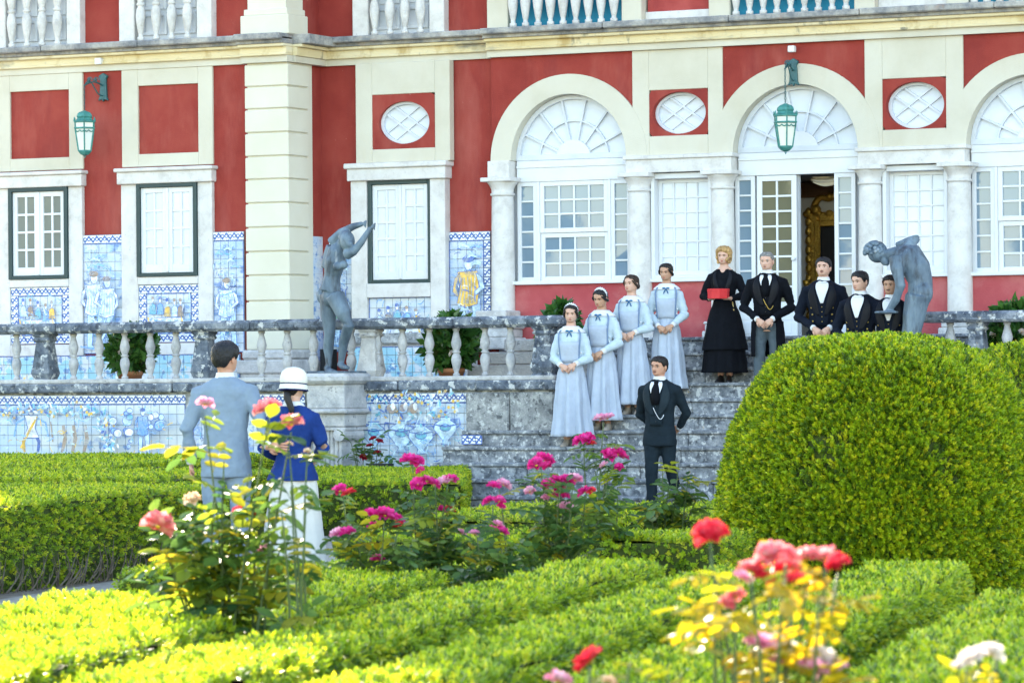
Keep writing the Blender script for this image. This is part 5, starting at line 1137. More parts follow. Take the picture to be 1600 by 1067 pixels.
def headp(th, z, off=0.):
    hw, fr, bk = herm(HEAD, z); s_, c = sin(th), cos(th); d = off; a = (th+pi) % (2*pi)-pi
    if abs(a) < 1.3:
        nz = max(0, 1-(z-1.612)/.05) if z >= 1.612 else max(0, 1-(1.612-z)/.014)
        d += .024*math.exp(-(a/.17)**2)*nz - .008*math.exp(-((abs(a)-.40)/.18)**2)*math.exp(-((z-1.648)/.012)**2) + .004*math.exp(-((z-1.667)/.007)**2)*math.exp(-(a/.7)**2)
        d += .005*math.exp(-(a/.26)**2)*math.exp(-((z-1.584)/.008)**2) - .003*math.exp(-(a/.3)**2)*math.exp(-((z-1.573)/.004)**2) + .005*math.exp(-(a/.3)**2)*math.exp(-((z-1.561)/.007)**2)
    return Vector(((hw+d*abs(s_) + (off if d == off else 0)*0)*spow(s_, .95), -(fr+d)*spow(c, .95) if c > 0 else -(bk+d)*spow(c, .95), z))
MALE = [(.80,.15,.09,.10),(.92,.16,.10,.115),(1.05,.14,.095,.085),(1.20,.15,.105,.09),(1.32,.165,.11,.10),(1.41,.165,.085,.095),(1.465,.12,.066,.078),(1.50,.068,.055,.066),(1.525,.056,.052,.062)]
COAT = [(.74,.190,.128,.140),(.88,.186,.126,.138),(1.02,.166,.122,.116),(1.12,.165,.126,.112),(1.25,.180,.134,.118),(1.35,.196,.130,.120),(1.41,.198,.112,.116),(1.455,.165,.088,.102),(1.49,.105,.070,.085),(1.515,.070,.060,.070)]
DRESS = [(.98,.135,.105,.105),(1.05,.122,.096,.092),(1.14,.132,.110,.092),(1.24,.148,.134,.100),(1.32,.160,.124,.104),(1.39,.166,.102,.100),(1.44,.138,.080,.090),(1.48,.082,.064,.075),(1.51,.058,.056,.063)]
class Fig:
    def __init__(s, name, label, pos, rz, h, skin, hyaw=0., hpitch=0.):
        s.k = h/1.75; s.root = thing(name, label, 'person', pos, rz); s.skin = skin; s.hy = hyaw; s.hp = hpitch; s.b = MB(); s.pos = Vector(pos); s.rz = rz
    def hm(s, p):                # turn and nod of the head on the neck
        p = Vector(p); w_ = min(1, max(0, (p.z-1.50)/.06)); c = Vector((0, .01, 1.54)); q = Matrix.Rotation(s.hy*w_, 3, 'Z') @ (Matrix.Rotation(s.hp*w_, 3, 'X') @ (p-c)) + c; return q
    def K(s, mb): mb.v = [tuple(Vector(p)*s.k) for p in mb.v]; return mb
    def put(s, name, mb, m, parent=None, smooth=True, remesh=0, sm=5):
        me = s.K(mb).mesh(name, smooth=smooth); me.materials.append(MT[m]); o = bpy.data.objects.new(name, me); COL.objects.link(o); o.parent = parent or s.root
        if remesh:
            r = o.modifiers.new('skin', 'REMESH'); r.mode = 'VOXEL'; r.voxel_size = remesh*s.k; r.use_smooth_shade = True
            q = o.modifiers.new('soft', 'SMOOTH'); q.factor = .5; q.iterations = sm
            wrinkle(o, .07, .016); wrinkle(o, .19, .024)
        return o
    def local(s, world): return Matrix.Rotation(-s.rz, 3, 'Z') @ (Vector(world)-s.pos)/s.k
    def torso(s, tab=MALE):
        rings = [[tor(tab, 2*pi*k/32, z) for k in range(32)] for z in np.linspace(.80, 1.51, 16)]
        rings += [[s.hm(headp(2*pi*k/32, z)) for k in range(32)] for z in list(np.linspace(1.53, 1.74, 40))+[1.747, 1.7495]]
        # head rings carry more columns at the face, so resample the angles toward the front
        s.b.loft(rings)
        for sx in (-1, 1): s.b.add(*[(lambda v, f: ([s.hm(p) for p in v], f))(*(lambda q: (q.v, q.f))(MB().ball((sx*.078, .012, 1.632), .030, 8, 6, (.32, .62, 1.05))))][0])
    def hand(s, W, d, n, curl, side):
        W, d, n = Vector(W), Vector(d).normalized(), Vector(n); n = (n-d*n.dot(d)).normalized(); l = d.cross(n)*side; r = []
        for u, a, t in ((-.02,.025,.02),(.0,.026,.019),(.03,.036,.016),(.065,.041,.015),(.088,.038,.012)): r.append([W+d*u+l*a*cos(2*pi*k/12)+n*t*sin(2*pi*k/12) for k in range(12)])
        s.b.loft(r)
        for off, L_ in ((-.029,.058),(-.010,.074),(.010,.078),(.029,.068)):
            p = W+d*.082+l*off; dd = d.copy(); pts = [p-d*.01]; ang = curl*random.uniform(.85, 1.15)
            for j, f in enumerate((.45, .32, .23)): dd = (dd*cos(ang)+n*sin(ang)).normalized(); nn = (n-dd*n.dot(dd)); p = p+dd*L_*f; pts.append(p); 
            s.b.tube(pts, [.0098,.0094,.0085,.0062], 7)
        p = W+d*.02+l*.030; a1 = (d*.72+l*.55+n*.42).normalized(); a2 = (d*.9+l*.1+n*.5).normalized(); s.b.tube([p, p+a1*.035, p+a1*.035+a2*.032], [.013,.0115,.008], 7)
    def arm(s, side, E, W, hd, hn, curl=.5, sh=(.172, .0, 1.405)):
        S_ = Vector((sh[0]*side, sh[1], sh[2])); E, W = Vector(E), Vector(W); s.b.tube([S_, S_.lerp(E, .5), E, E.lerp(W, .35), W], [.046,.044,.037,.036,.025], 10); s.hand(W, hd, hn, curl, side); return S_, E, W
    def sleeve(s, mb, a, r=(.074,.064,.054,.050,.046), cuff=.0, bag=0.):
        S_, E, W = a; d = (W-E).normalized(); side = 1 if S_.x > 0 else -1
        mb.tube([S_-Vector((side*.05, 0, .0)), S_+Vector((side*.012, 0, -.02)), S_.lerp(E, .45), S_.lerp(E, .9), E+(E-S_.lerp(W, .5))*.06, E.lerp(W, .35), E.lerp(W, .75), W-d*cuff], [r[0]*.9, r[0], r[1]+bag, r[2]+bag, r[2]+bag, r[3]+bag*1.2, r[4]+bag*.7, r[4]*.92], 14)
    def legs(s, pts, r=(.088,.075,.056,.052,.040)):
        for (h_, kn, an, toe) in pts:
            h_, kn, an, toe = map(Vector, (h_, kn, an, toe)); s.b.tube([h_, h_.lerp(kn, .5), kn, kn.lerp(an, .35), an], r, 12)
    def shoes(s, pts, m='shoe', nm='shoe', top=.05):
        for (an, toe) in pts:
            an, toe = Vector(an), Vector(toe); d = toe-an; d.z = 0; d.normalize(); l = Vector((-d.y, d.x, 0)); b = MB(); L_ = .25; heel = Vector((an.x, an.y, toe.z))-d*.07; r = []
            for u, w_, hh in ((0,.028,.06),(.05,.036,.085+top),(.10,.037,.075+top*.6),(.15,.040,.06),(.20,.042,.045),(.245,.03,.032),(.265,.012,.022)):
                c = heel+d*u; r.append([c+l*w_*cos(a)+Vector((0, 0, hh*max(0, sin(a)) if sin(a) > 0 else 0)) for a in np.linspace(0, 2*pi, 12, endpoint=False)])
            b.loft(r); s.put(nm, b, m)
    def finish(s): return s.put('body', s.b, s.skin)
    def face(s, brow='hair_dark', lip='lip', lids=False, mous=None, glasses=False):
        for sx in (-1, 1):
            p = headp(sx*.40, 1.6475); e = s.put('eye', MB().ball(s.hm(p+Vector((0, .004, 0))), .0125, 8, 6, (1.05, .5, .32 if lids else .55)), 'eye_white')
            s.put('iris', MB().ball(s.hm(p+Vector((-sx*.001, -.0035, -.001))), .0062, 8, 6, (1, .5, .55 if lids else .95)), 'iris', e)
            s.put('eyelash', MB().tube([s.hm(headp(sx*a, 1.6475+z_, .002)) for a, z_ in ((.25,.001),(.33,.0065),(.42,.0075),(.55,.001))], .0018, 5), brow)
            s.put('eyebrow', MB().tube([s.hm(headp(sx*a, z_, .0015)) for a, z_ in ((.16,1.664),(.30,1.668),(.45,1.669),(.62,1.662))], [.003,.0042,.0036,.0015], 6), brow)
        up = [s.hm(headp(a, 1.5875+.0025*cos(a*7), .001)) for a in np.linspace(-.26, .26, 9)]; lo = [s.hm(headp(a, 1.5800, .001)) for a in np.linspace(-.22, .22, 9)]
        m_ = s.put('mouth', MB().tube(up, [.001,.003,.0042,.0044,.0040,.0044,.0042,.003,.001], 6).tube(lo, [.001,.003,.0046,.005,.005,.005,.0046,.003,.001], 6), lip)
        if mous: s.put('moustache', MB().tube([s.hm(headp(a, 1.5965-.005*abs(a)*2.4, .004)) for a in np.linspace(-.34, .34, 11)], [.001,.0028,.0042,.0048,.0044,.0032,.0044,.0048,.0042,.0028,.001], 6), mous)
        if glasses:
            g_ = MB()
            for sx in (-1, 1):
                c = s.hm(headp(sx*.40, 1.645, .012)); g_.tube([c+Vector((.018*cos(a), .003*abs(cos(a))*sx*cos(a), .014*sin(a))) for a in np.linspace(0, 2*pi, 15)], .0013, 5, cap=False); g_.tube([c+Vector((sx*.018, 0, .004)), s.hm(Vector((sx*.080, .01, 1.65)))], .0012, 5)
            g_.tube([s.hm(headp(-.15, 1.648, .012)), s.hm(headp(.15, 1.648, .012))], .0013, 5); s.put('spectacles', g_, 'spectacle')
    def hair(s, m, front=1.700, temple=1.64, nape=1.565, vol=.012, lump=.0, part=None, name='hair', cov=1., rows=16, top=0.):
        b = MB(); cols = 56; R_ = []
        r_ = random.Random(9)
        for j in range(rows+1):
            ring = []
            for k in range(cols):
                a = 2*pi*k/cols; aa = abs((a+pi) % (2*pi)-pi)
                if aa < .85: z0 = front-.012*(aa/.85)**2+(.006*cos(a*3+1) if part else 0)
                elif aa < 1.35: z0 = front-.012+(temple-front+.012)*((aa-.85)/.5)**1.3
                elif aa < 1.85: z0 = temple+.018*sin((aa-1.35)/.5*pi)
                else: z0 = temple+(nape-temple)*min(1, (aa-1.85)/.5)
                t_ = j/rows; z = z0+(1.7492-z0)*(1-(1-t_)**1.35); thick = (.003+vol*sin(min(1, t_*3.2)*pi/2))*(1+lump*sin(13*a+j*1.9)*cos(j*1.3+5*a)+lump*.6*sin(29*a+j*.7))
                p = headp(a, z, 0.); o = Vector((p.x, p.y-.005, p.z-1.64)); l = o.length; p = p+o/l*thick
                if t_ > .6: p.z += top*(t_-.6)
                ring.append(s.hm(p))
            R_.append(ring)
        b.loft(R_); o = s.put(name, b, m); q = o.modifiers.new('fine', 'SUBSURF'); q.levels = q.render_levels = 1; wrinkle(o, .013, .017); return o
    def band(s, tab, name, m, z0, z1, t0=-pi, t1=pi, off=.012, n=40, nz=5, f0=None, f1=None, parent=None, thick=True):
        """a piece of cloth lying on the torso between two angles and two heights"""
        def f(u, v):
            z = z0+(z1-z0)*v; a0 = f0(v) if f0 else t0; a1 = f1(v) if f1 else t1; return tor(tab, a0+(a1-a0)*u, z, off)
        b = MB(); b.add(*grid_mesh(f, n, nz)); o = s.put(name, b, m, parent)
        if thick: q = o.modifiers.new('thick', 'SOLIDIFY'); q.thickness = .004; q.offset = 1
        return o
    def skirt(s, name, m, prof, pleats=14, amp=.02, t0=-pi, t1=pi, cy=0., n=96, phase=0., box=False):
        """prof: (z, rx, ry); deep folds toward the hem"""
        Rg = []; full = abs((t1-t0)-2*pi) < 1e-3
        zt_, zb_ = prof[0][0], prof[-1][0]
        tab = sorted([(z, a, b_, b_) for z, a, b_ in prof]); zs = np.linspace(zt_, zb_, 24)
        for z in zs:
            u = (zt_-z)/(zt_-zb_); hw, fr, bk = herm(tab, z); ring = []
            for k in range(n if full else n+1):
                a = t0+(t1-t0)*k/n; w_ = sin(pleats*a+phase+1.2*sin(2*a)); w_ = spow(w_, .5) if box else w_; f = 1+amp/hw*u**.8*(w_+.35*sin(pleats*2.3*a+2*phase)+.3*sin(3*a+u*3))
                ring.append(Vector((hw*f*sin(a), -fr*f*cos(a)+cy, z)))
            Rg.append(ring)
        b = MB(); b.loft(Rg, close=full, cap=False); o = s.put(name, b, m); wrinkle(o, .16, .022); q = o.modifiers.new('thick', 'SOLIDIFY'); q.thickness = .006; return o
def stand(i, px, dy=.16):
    Y = yst(i)+dy; p = onY(px, 600, Y); return Vector((p.x, Y, zst(i)))

def maid(label, i, px, h, rz, hy, hp, cap, hair, clasp=.0, lids=False, seed=0):
    random.seed(seed); f = Fig('person', label, stand(i, px), rz, h, 'skin_light' if seed % 2 else 'skin_mid', hy, hp); f.torso(DRESS)
    A_ = []
    for sd_ in (-1, 1):
        E = Vector((sd_*(.225+clasp*.015), .0, 1.10)); W = Vector((sd_*.085, -.215, .985+(0, .02, -.03, .03, -.055)[seed]+(.012 if sd_ > 0 else 0)))
        A_.append(f.arm(sd_, E, W, (-sd_*.85, -.12 if sd_ > 0 else .0, -.5), (0, .9, -.25), .55, (.142, .0, 1.385)))
    f.legs([((s_*.07, 0, .80), (s_*.07, -.01, .45), (s_*.065, .01, .09), (s_*.07, -.1, .0)) for s_ in (-1, 1)]); f.finish()
    f.shoes([((s_*.07, .02, .09), (s_*.085, -.1, .0)) for s_ in (-1, 1)], 'boot', 'boot', .06)
    b = MB(); b.loft([[tor(DRESS, 2*pi*k/32, z, .012) for k in range(32)] for z in np.linspace(1.0, 1.47, 14)])
    for a in A_: f.sleeve(b, a, (.058,.052,.048,.046,.034), .012, .010)
    f.put('blouse', b, 'cloth_aqua', remesh=.011, sm=5)
    for a in A_:
        d = (a[2]-a[1]).normalized(); f.put('cuff', MB().tube([a[2]-d*.055, a[2]-d*.005], [.040,.036], 14), 'cloth_white')
    f.skirt('skirt', 'cloth_blue', [(1.08,.126,.104),(1.02,.132,.112),(.90,.160,.150),(.60,.190,.190),(.30,.215,.215),(.125,.236,.232)], 8, .030, phase=seed*1.3, box=True)
    f.band(DRESS, 'pinafore_bib', 'cloth_blue', 1.04, 1.30, off=.027, f0=lambda v: -.85+.12*v, f1=lambda v: .85-.12*v)
    for s_ in (-1, 1):
        f.band(DRESS, 'strap', 'strap_blue', 1.04, 1.445, off=.031, n=6, nz=14, f0=lambda v: s_*(.80-.10*v)-.07, f1=lambda v: s_*(.80-.10*v)+.07)
        for z in (1.10, 1.16): f.put('button', MB().ball(tor(DRESS, s_*1.0, z, .032), .012, 8, 5), 'cloth_white')
    f.band(DRESS, 'waistband', 'strap_blue', 1.045, 1.085, off=.024)
    f.band(DRESS, 'collar', 'cloth_white', 1.415, 1.492, off=.020, n=48)
    b = MB(); c = tor(DRESS, 0, 1.425, .034)
    for s_ in (-1, 1):
        b.ball(c+Vector((s_*.026, 0, .008)), .024, 8, 5, (1, .35, .5)); b.tube([c, c+Vector((s_*.018, -.004, -.03)), c+Vector((s_*.03, .0, -.065))], [.005, .008, .006], 6)
    f.put('bow', b, 'bow_blue'); f.face('hair_dark', 'lip', lids)
    f.hair(hair, 1.716, 1.64, 1.575, .011, part=True); f.put('hair_bun', MB().ball(f.hm(Vector((.0, .125, 1.62))), .042, 12, 8, (1.1, .9, 1)), hair)
    for s_ in (-1, 1): f.put('hair_roll', MB().tube([f.hm(headp(s_*a, z, .012)) for a, z in ((.75,1.69),(1.05,1.665),(1.35,1.64),(1.75,1.615),(2.3,1.60))], [.008,.014,.016,.018,.02], 8), hair)
    if cap:
        b = MB(); R_ = []
        for a in np.linspace(-1.45, 1.45, 40): c = f.hm(Vector((.090*sin(a), .012, 1.655+.100*cos(a)))); R_.append([c+Vector((0, dy, dz*(1+.25*sin(a*22)))) for dy, dz in ((-.024, .0), (-.02, .024), (.012, .030), (.03, .008), (.02, -.004))])
        b.loft(R_, close=True); f.put('maid_cap', b, 'cloth_white')
    return f
maid('maid in pale blue dress and frilled white cap on the lowest step of her row', 4, 893, 1.66, R(14), R(4), R(5), True, 'hair_dark', seed=1)
maid('maid in pale blue dress and white cap with downcast eyes', 5, 941, 1.665, R(2), R(-4), R(16), True, 'hair_black', 1., True, 2)
maid('bareheaded maid in pale blue dress with hair drawn back, third up the stair', 6, 988, 1.645, R(8), R(-16), R(0), False, 'hair_brown', 1., False, 3)
maid('bareheaded maid in pale blue dress at the top end of her row', 7, 1043, 1.60, R(18), R(-14), R(8), False, 'hair_dark', .5, True, 4)

def gent(label, pos, rz, h, skin, hy, hp, coat, hair, arms, trousers, legpts, front='vest', mous=None, tie='white', glasses=False, buttons=0, coat_lo=.80, hairkw={}, lap='lapel', tails=False, chain=False, lids=False, face=True, vest=None, seed=0, brow=None, vee=1.20):
    random.seed(seed); f = Fig('person', label, pos, rz, h, skin, hy, hp); f.torso(MALE); A_ = []
    for sd_, E, W, hd, hn, curl in arms(f): A_.append(f.arm(sd_, E, W, hd, hn, curl, (.178, 0, 1.40)))
    f.legs(legpts); f.finish(); f.shoes([(q[2], q[3]) for q in legpts])
    b = MB()
    for (h_, kn, an, toe) in legpts:
        h_, kn, an = map(Vector, (h_, kn, an)); b.tube([h_+Vector((0, 0, .08)), h_, h_.lerp(kn, .5), kn, kn.lerp(an, .4), an+Vector((0, 0, .0))], [.09,.100,.088,.072,.066,.064], 16)
    b.loft([[tor(COAT, 2*pi*k/28, z, -.012) for k in range(28)] for z in np.linspace(.82, 1.04, 6)]); f.put('trousers', b, trousers, remesh=.012, sm=6)
    b = MB(); b.loft([[tor(COAT, 2*pi*k/36, z) for k in range(36)] for z in np.linspace(coat_lo, 1.505, 21)])
    for a in A_: f.sleeve(b, a, cuff=.018)
    f.put('coat', b, coat, remesh=.011, sm=5)
    for a in A_:
        d = (a[2]-a[1]).normalized(); f.put('shirt_cuff', MB().tube([a[2]-d*.04, a[2]+d*.002], [.037,.035], 14), 'cloth_white')
    f.put('collar', MB().loft([[tor(MALE, 2*pi*k/28, z, .010) for k in range(28)] for z in (1.492, 1.505, 1.522, 1.538)], cap=False), 'cloth_white').modifiers.new('t', 'SOLIDIFY').thickness = .004
    f.hair(hair, **hairkw)
    if face:
        f.face(brow or hair, 'lip_m', lids, mous, glasses)
        zv = vee; top_ = 1.475
        if front == 'vest':
            f.band(COAT, 'waistcoat', vest or coat, .99, 1.36, off=.019, f0=lambda v: -.30-.25*v, f1=lambda v: .30+.25*v, n=24, nz=10)
            z0 = zv+.04
        else: z0 = zv
        f.band(COAT, 'shirt_front', 'cloth_white', z0, top_, off=.029, f0=lambda v: -.05-.30*v, f1=lambda v: .05+.30*v, n=16, nz=10)
        for s_ in (-1, 1):
            f.band(COAT, 'lapel', lap, 1.10 if front == 'vest' else zv-.02, 1.468, off=.031, n=6, nz=14, f0=lambda v: s_*(.10+.27*v), f1=lambda v: s_*(.20+.42*v+.36*sin(pi*min(1, v*1.15))))
        if tie == 'white':
            c = tor(COAT, 0, 1.478, .036); b = MB()
            for s_ in (-1, 1): b.ball(c+Vector((s_*.026, 0, 0)), .026, 8, 6, (1, .4, .55))
            b.ball(c, .011); f.put('bow_tie', b, 'cloth_white')
        elif tie: f.put('necktie', MB().loft([[tor(COAT, x/.2, z, .038+y) for x, y in ((-w_, 0), (0, .008), (w_, 0), (0, -.003))] for z, w_ in ((1.485,.022),(1.47,.026),(1.455,.018),(1.40,.030),(1.30,.042),(1.22,.03))]), tie)
        for k in range(buttons):
            z = 1.19-k*.075
            for s_ in (-1, 1): f.put('button', MB().ball(tor(COAT, s_*(.62-.03*k), z, .022), .011, 8, 5), 'button_gold')
        if front == 'vest':
            for k in range(4): f.put('button', MB().ball(tor(COAT, 0, 1.20-k*.055, .024), .0065, 6, 4), 'button_gold' if buttons else 'shoe')
        if chain: f.put('watch_chain', MB().tube([tor(COAT, -.10+.55*u, 1.19-.10*sin(pi*u*.9)-.05*u, .026) for u in np.linspace(0, 1, 14)], .004, 6), chain)
    if tails: f.skirt('coat_tails', coat, [(.92,.192,.142),(.75,.200,.150),(.50,.205,.160)], 5, .008, R(38), R(322), n=60)
    return f
def stand_legs(sp=.115): return [((s_*.092, .0, .86), (s_*.105, -.01, .47), (s_*sp, .015, .09), (s_*(sp+.03), -.12, .0)) for s_ in (-1, 1)]
def clasp(zc=.90, y=-.20, el=.30):
    def g_(f): return [(sd_, Vector((sd_*el, .02, 1.10)), Vector((sd_*.085, y-(.02 if sd_ < 0 else 0), zc+.06)), (-sd_*.72, -.05, -.62), (0, .95, -.1), .6) for sd_ in (-1, 1)]
    return g_
gent('grey haired butler in black tailcoat, grey trousers and gold watch chain', stand(7, 1200), R(14), 1.71, 'skin_light', R(-6), R(6), 'cloth_black', 'hair_grey', clasp(.88, -.21), 'cloth_grey', stand_legs(), tie='cloth_black', tails=True, chain='button_gold', coat_lo=.90, hairkw=dict(front=1.712, temple=1.645, nape=1.585, vol=.006), lids=True, seed=11)
gent('moustached footman in dark double breasted livery before the open door', stand(6, 1288), R(14), 1.80, 'skin_light', R(-4), R(-4), 'cloth_navy', 'hair_black', clasp(.90, -.20), 'cloth_black', stand_legs(), mous='hair_black', buttons=3, coat_lo=.86, hairkw=dict(front=1.700, temple=1.63, nape=1.575, vol=.013, part=True), tails=True, seed=12)
gent('clean shaven footman in dark livery between two moustached footmen', stand(5, 1346), R(4), 1.81, 'skin_light', R(-18), R(6), 'cloth_navy', 'hair_black', clasp(.90, -.20), 'cloth_black', stand_legs(), buttons=3, coat_lo=.86, hairkw=dict(front=1.705, temple=1.625, nape=1.575, vol=.012, part=True), tails=True, seed=13)
gent('footman in dark livery half hidden behind the bending statue', stand(5, 1393), R(10), 1.755, 'skin_mid', R(-6), R(2), 'cloth_navy', 'hair_dark', clasp(.90, -.20), 'cloth_black', stand_legs(), mous='hair_black', buttons=3, coat_lo=.86, hairkw=dict(front=1.702, temple=1.63, nape=1.575, vol=.014), tails=True, seed=14)
p = onY(1029, 600, yst(0)+.02)
gent('smiling moustached man in dark three piece suit and spectacles coming down the stair', Vector((p.x, yst(0)+.05, zst(0))), R(6), 1.77, 'skin_warm', R(-14), R(2), 'cloth_char', 'hair_dark',
     lambda f: [(-1, Vector((-.265, .10, 1.13)), Vector((-.13, .20, .95)), (.8, .3, -.3), (0, -1, 0), .4), (1, Vector((.275, .10, 1.13)), Vector((.16, .19, .95)), (-.8, .3, -.3), (0, -1, 0), .4)],
     'cloth_char', [((-.085, .0, .86), (-.09, -.06, .47), (-.09, -.02, .09), (-.11, -.16, .0)), ((.085, .02, .86), (.10, .02, .56), (.11, .20, .30), (.12, .06, .19))], mous='hair_dark', glasses=True, tie='cloth_black', chain='cloth_white', coat_lo=.76, lap='lapel_char', hairkw=dict(front=1.703, temple=1.63, nape=1.575, vol=.014, part=True), seed=15)

# housekeeper in black with the red box
random.seed(21)
hk = Fig('person', 'fair haired woman in long black coat dress holding a red box', stand(8, 1133), R(10), 1.60, 'skin_light', R(-4), R(4)); f = hk; f.torso(DRESS); A_ = []
for sd_ in (-1, 1): A_.append(f.arm(sd_, Vector((sd_*.285, .0, 1.13)), Vector((sd_*.135, -.255, 1.085)), (-sd_*.55, -.75, .0), (-sd_*.2, .1, 1), .35, (.155, .0, 1.385)))
f.legs([((s_*.07, 0, .80), (s_*.07, -.01, .45), (s_*.06, .01, .09), (s_*.07, -.1, .0)) for s_ in (-1, 1)]); f.finish(); f.shoes([((s_*.055, .01, .09), (s_*.07, -.12, .0)) for s_ in (-1, 1)], 'shoe', 'shoe', .06)
b = MB(); b.loft([[tor(DRESS, 2*pi*k/32, z, .014) for k in range(32)] for z in np.linspace(1.0, 1.475, 14)])
for a in A_: f.sleeve(b, a, (.066,.058,.050,.046,.040), .01, .004)
f.put('coat', b, 'cloth_black', remesh=.011)
f.skirt('coat_skirt', 'cloth_black', [(1.08,.135,.110),(1.02,.148,.125),(.90,.200,.175),(.60,.270,.245),(.42,.305,.275)], 6, .014, phase=.6); f.skirt('skirt', 'cloth_black', [(.60,.235,.21),(.40,.265,.24),(.13,.29,.265)], 9, .016, phase=2., box=True)
f.band(DRESS, 'neckline', f.skin, 1.43, 1.487, off=.017, n=12, f0=lambda v: -.04-.36*v, f1=lambda v: .04+.36*v, thick=False)
for s_ in (-1, 1): f.band(DRESS, 'lapel', 'lapel', 1.12, 1.475, off=.022, n=6, nz=12, f0=lambda v: s_*(.10+.42*v), f1=lambda v: s_*(.16+.50*v+.30*sin(pi*min(1, v*1.1))))
f.face('hair_brown', 'lip', True); f.hair('hair_blond', 1.702, 1.60, 1.575, .028, .32, part=True); 
for k in range(26):
    a = .85+k*.175; z = 1.60+.035*sin(k*2.7); c = f.hm(headp(a, z, .016)); f.put('hair_curl', MB().ball(c, .021, 7, 5), 'hair_blond')
b = MB(); c = tor(DRESS, .95, 1.05, .03); f.put('key_bunch', MB().tube([c, c+Vector((.01, -.01, -.08))], .008, 6).box(c.x-.006, c.x+.026, c.y-.03, c.y-.012, c.z-.20, c.z-.10), 'brass', smooth=False)
wp = hk.pos+Matrix.Rotation(hk.rz, 3, 'Z') @ (Vector((0, -.335, 1.085))*hk.k)
bx = thing('red_box', 'bright red hat box held by the woman in black', 'box', wp, hk.rz)
o = MB().lathe([(.118, 0), (.120, .004), (.120, .085), (.118, .088)], 8).build('box_body', MT['red_box'], bx, base=(0, 0, 0)); o.location = (0, 0, 0); o.parent = bx; o.scale = (1.08, .8, 1); o.rotation_euler = (0, 0, R(22.5))
o = MB().lathe([(.123, .080), (.124, .083), (.124, .112), (.118, .117)], 8).build('box_lid', MT['red_box'], bx, base=(0, 0, 0)); o.location = (0, 0, 0); o.parent = bx; o.scale = (1.08, .8, 1); o.rotation_euler = (0, 0, R(22.5))

# the couple on the path, seen from behind
TC = 31.5
mp, wp_ = atT(354, 880, TC+.1), atT(460, 880, TC-.1); mp.z = wp_.z = .004
wm = Fig('person', 'woman in royal blue jacket, long cream skirt and cream cloche hat, seen from behind', wp_, R(199), 1.62, 'skin_light', R(-22), R(4)); f = wm; f.torso(DRESS); A_ = []
for sd_ in (-1, 1): A_.append(f.arm(sd_, Vector((sd_*.255, .03 if sd_ > 0 else -.02, 1.13)), Vector((sd_*.16, -.20, 1.02)), (-sd_*.8, -.4, 0), (0, .5, -.5), .6, (.155, 0, 1.385)))
f.legs([((s_*.07, 0, .80), (s_*.07, -.01, .45), (s_*.065, .01, .09), (s_*.07, -.1, .0)) for s_ in (-1, 1)]); f.finish(); f.shoes([((s_*.06, .01, .09), (s_*.07, -.12, .0)) for s_ in (-1, 1)])
b = MB(); JK = [(z, a*1.04, b_*1.05, c*1.06) for z, a, b_, c in DRESS]; JK[0] = (.90, .175, .145, .165); b.loft([[tor(JK, 2*pi*k/36, z, .012) for k in range(36)] for z in np.linspace(.91, 1.475, 16)])
for a in A_: f.sleeve(b, a, (.072,.064,.054,.048,.042), .01, .006)
f.put('jacket', b, 'cloth_royal', remesh=.011)
f.skirt('jacket_peplum', 'cloth_royal', [(1.07,.140,.118),(1.0,.158,.142),(.88,.205,.195),(.84,.216,.206)], 5, .010, phase=.4)
f.put('shirt_collar', MB().loft([[tor(DRESS, 2*pi*k/28, z, .014) for k in range(28)] for z in (1.475, 1.50, 1.515)], cap=False), 'cloth_white').modifiers.new('t', 'SOLIDIFY').thickness = .004
f.skirt('skirt', 'cloth_cream', [(1.02,.14,.125),(.90,.180,.165),(.60,.228,.215),(.30,.275,.26),(.06,.32,.30)], 6, .020, phase=1.1)
f.hair('hair_dark', 1.70, 1.62, 1.555, .012); f.face('hair_dark'); f.put('hair_tail', MB().tube([f.hm(Vector((0, .10, 1.60))), f.hm(Vector((.0, .125, 1.54))), Vector((-.01, .13, 1.45)), Vector((-.01, .125, 1.36))], [.035,.032,.026,.014], 10), 'hair_dark')
ht = thing('cloche_hat', 'cream cloche hat with navy band on the woman in the blue jacket', 'hat', wm.pos+Vector((0, 0, 1.62*.95)))
def hatv(prof, name, m, tilt=0):
    b = MB(); rr = []
    for r_, z, fw in prof: rr.append([wm.hm(Vector((r_*sin(2*pi*k/32)*.92, .008-r_*cos(2*pi*k/32)*1.06-fw*max(0, cos(2*pi*k/32)), z-.012*fw*cos(2*pi*k/32)))) for k in range(32)])
    b.loft(rr); M_ = Matrix.Rotation(wm.rz, 3, 'Z'); b.v = [tuple(wm.pos+M_ @ (Vector(q)*wm.k)) for q in b.v]; return b.build(name, MT[m], ht, smooth=True)
hatv([(.100,1.655,0),(.118,1.668,0),(.122,1.70,0),(.119,1.730,0),(.108,1.763,0),(.086,1.786,0),(.055,1.801,0),(.02,1.808,0)], 'crown', 'hat_felt'); hatv([(.1205,1.660,0),(.1235,1.661,0),(.1238,1.668,0),(.1205,1.669,0)], 'hat_band', 'band_navy'); hatv([(.112,1.664,0),(.121,1.642,.006),(.127,1.612,.008),(.130,1.614,.008),(.124,1.646,.006),(.116,1.672,0)], 'brim', 'hat_felt'); hatv([(.1275,1.606,.008),(.132,1.606,.008),(.132,1.616,.008),(.1275,1.616,.008)], 'brim_edge', 'band_navy')
bk_ = atT(437, 697, TC-.28)
def man_arms(f):
    w_ = f.local(bk_-Vector((.075, .05, -.0))); return [(1, Vector((.285, .04, 1.12)), Vector((.27, -.04, .86)), (0, -.1, -1), (-1, 0, 0), .35), (-1, Vector((-.30, .10, 1.16)), w_, f.local(bk_+Vector((.09, .05, -.02)))-w_, (0, -1, 0), .12)]
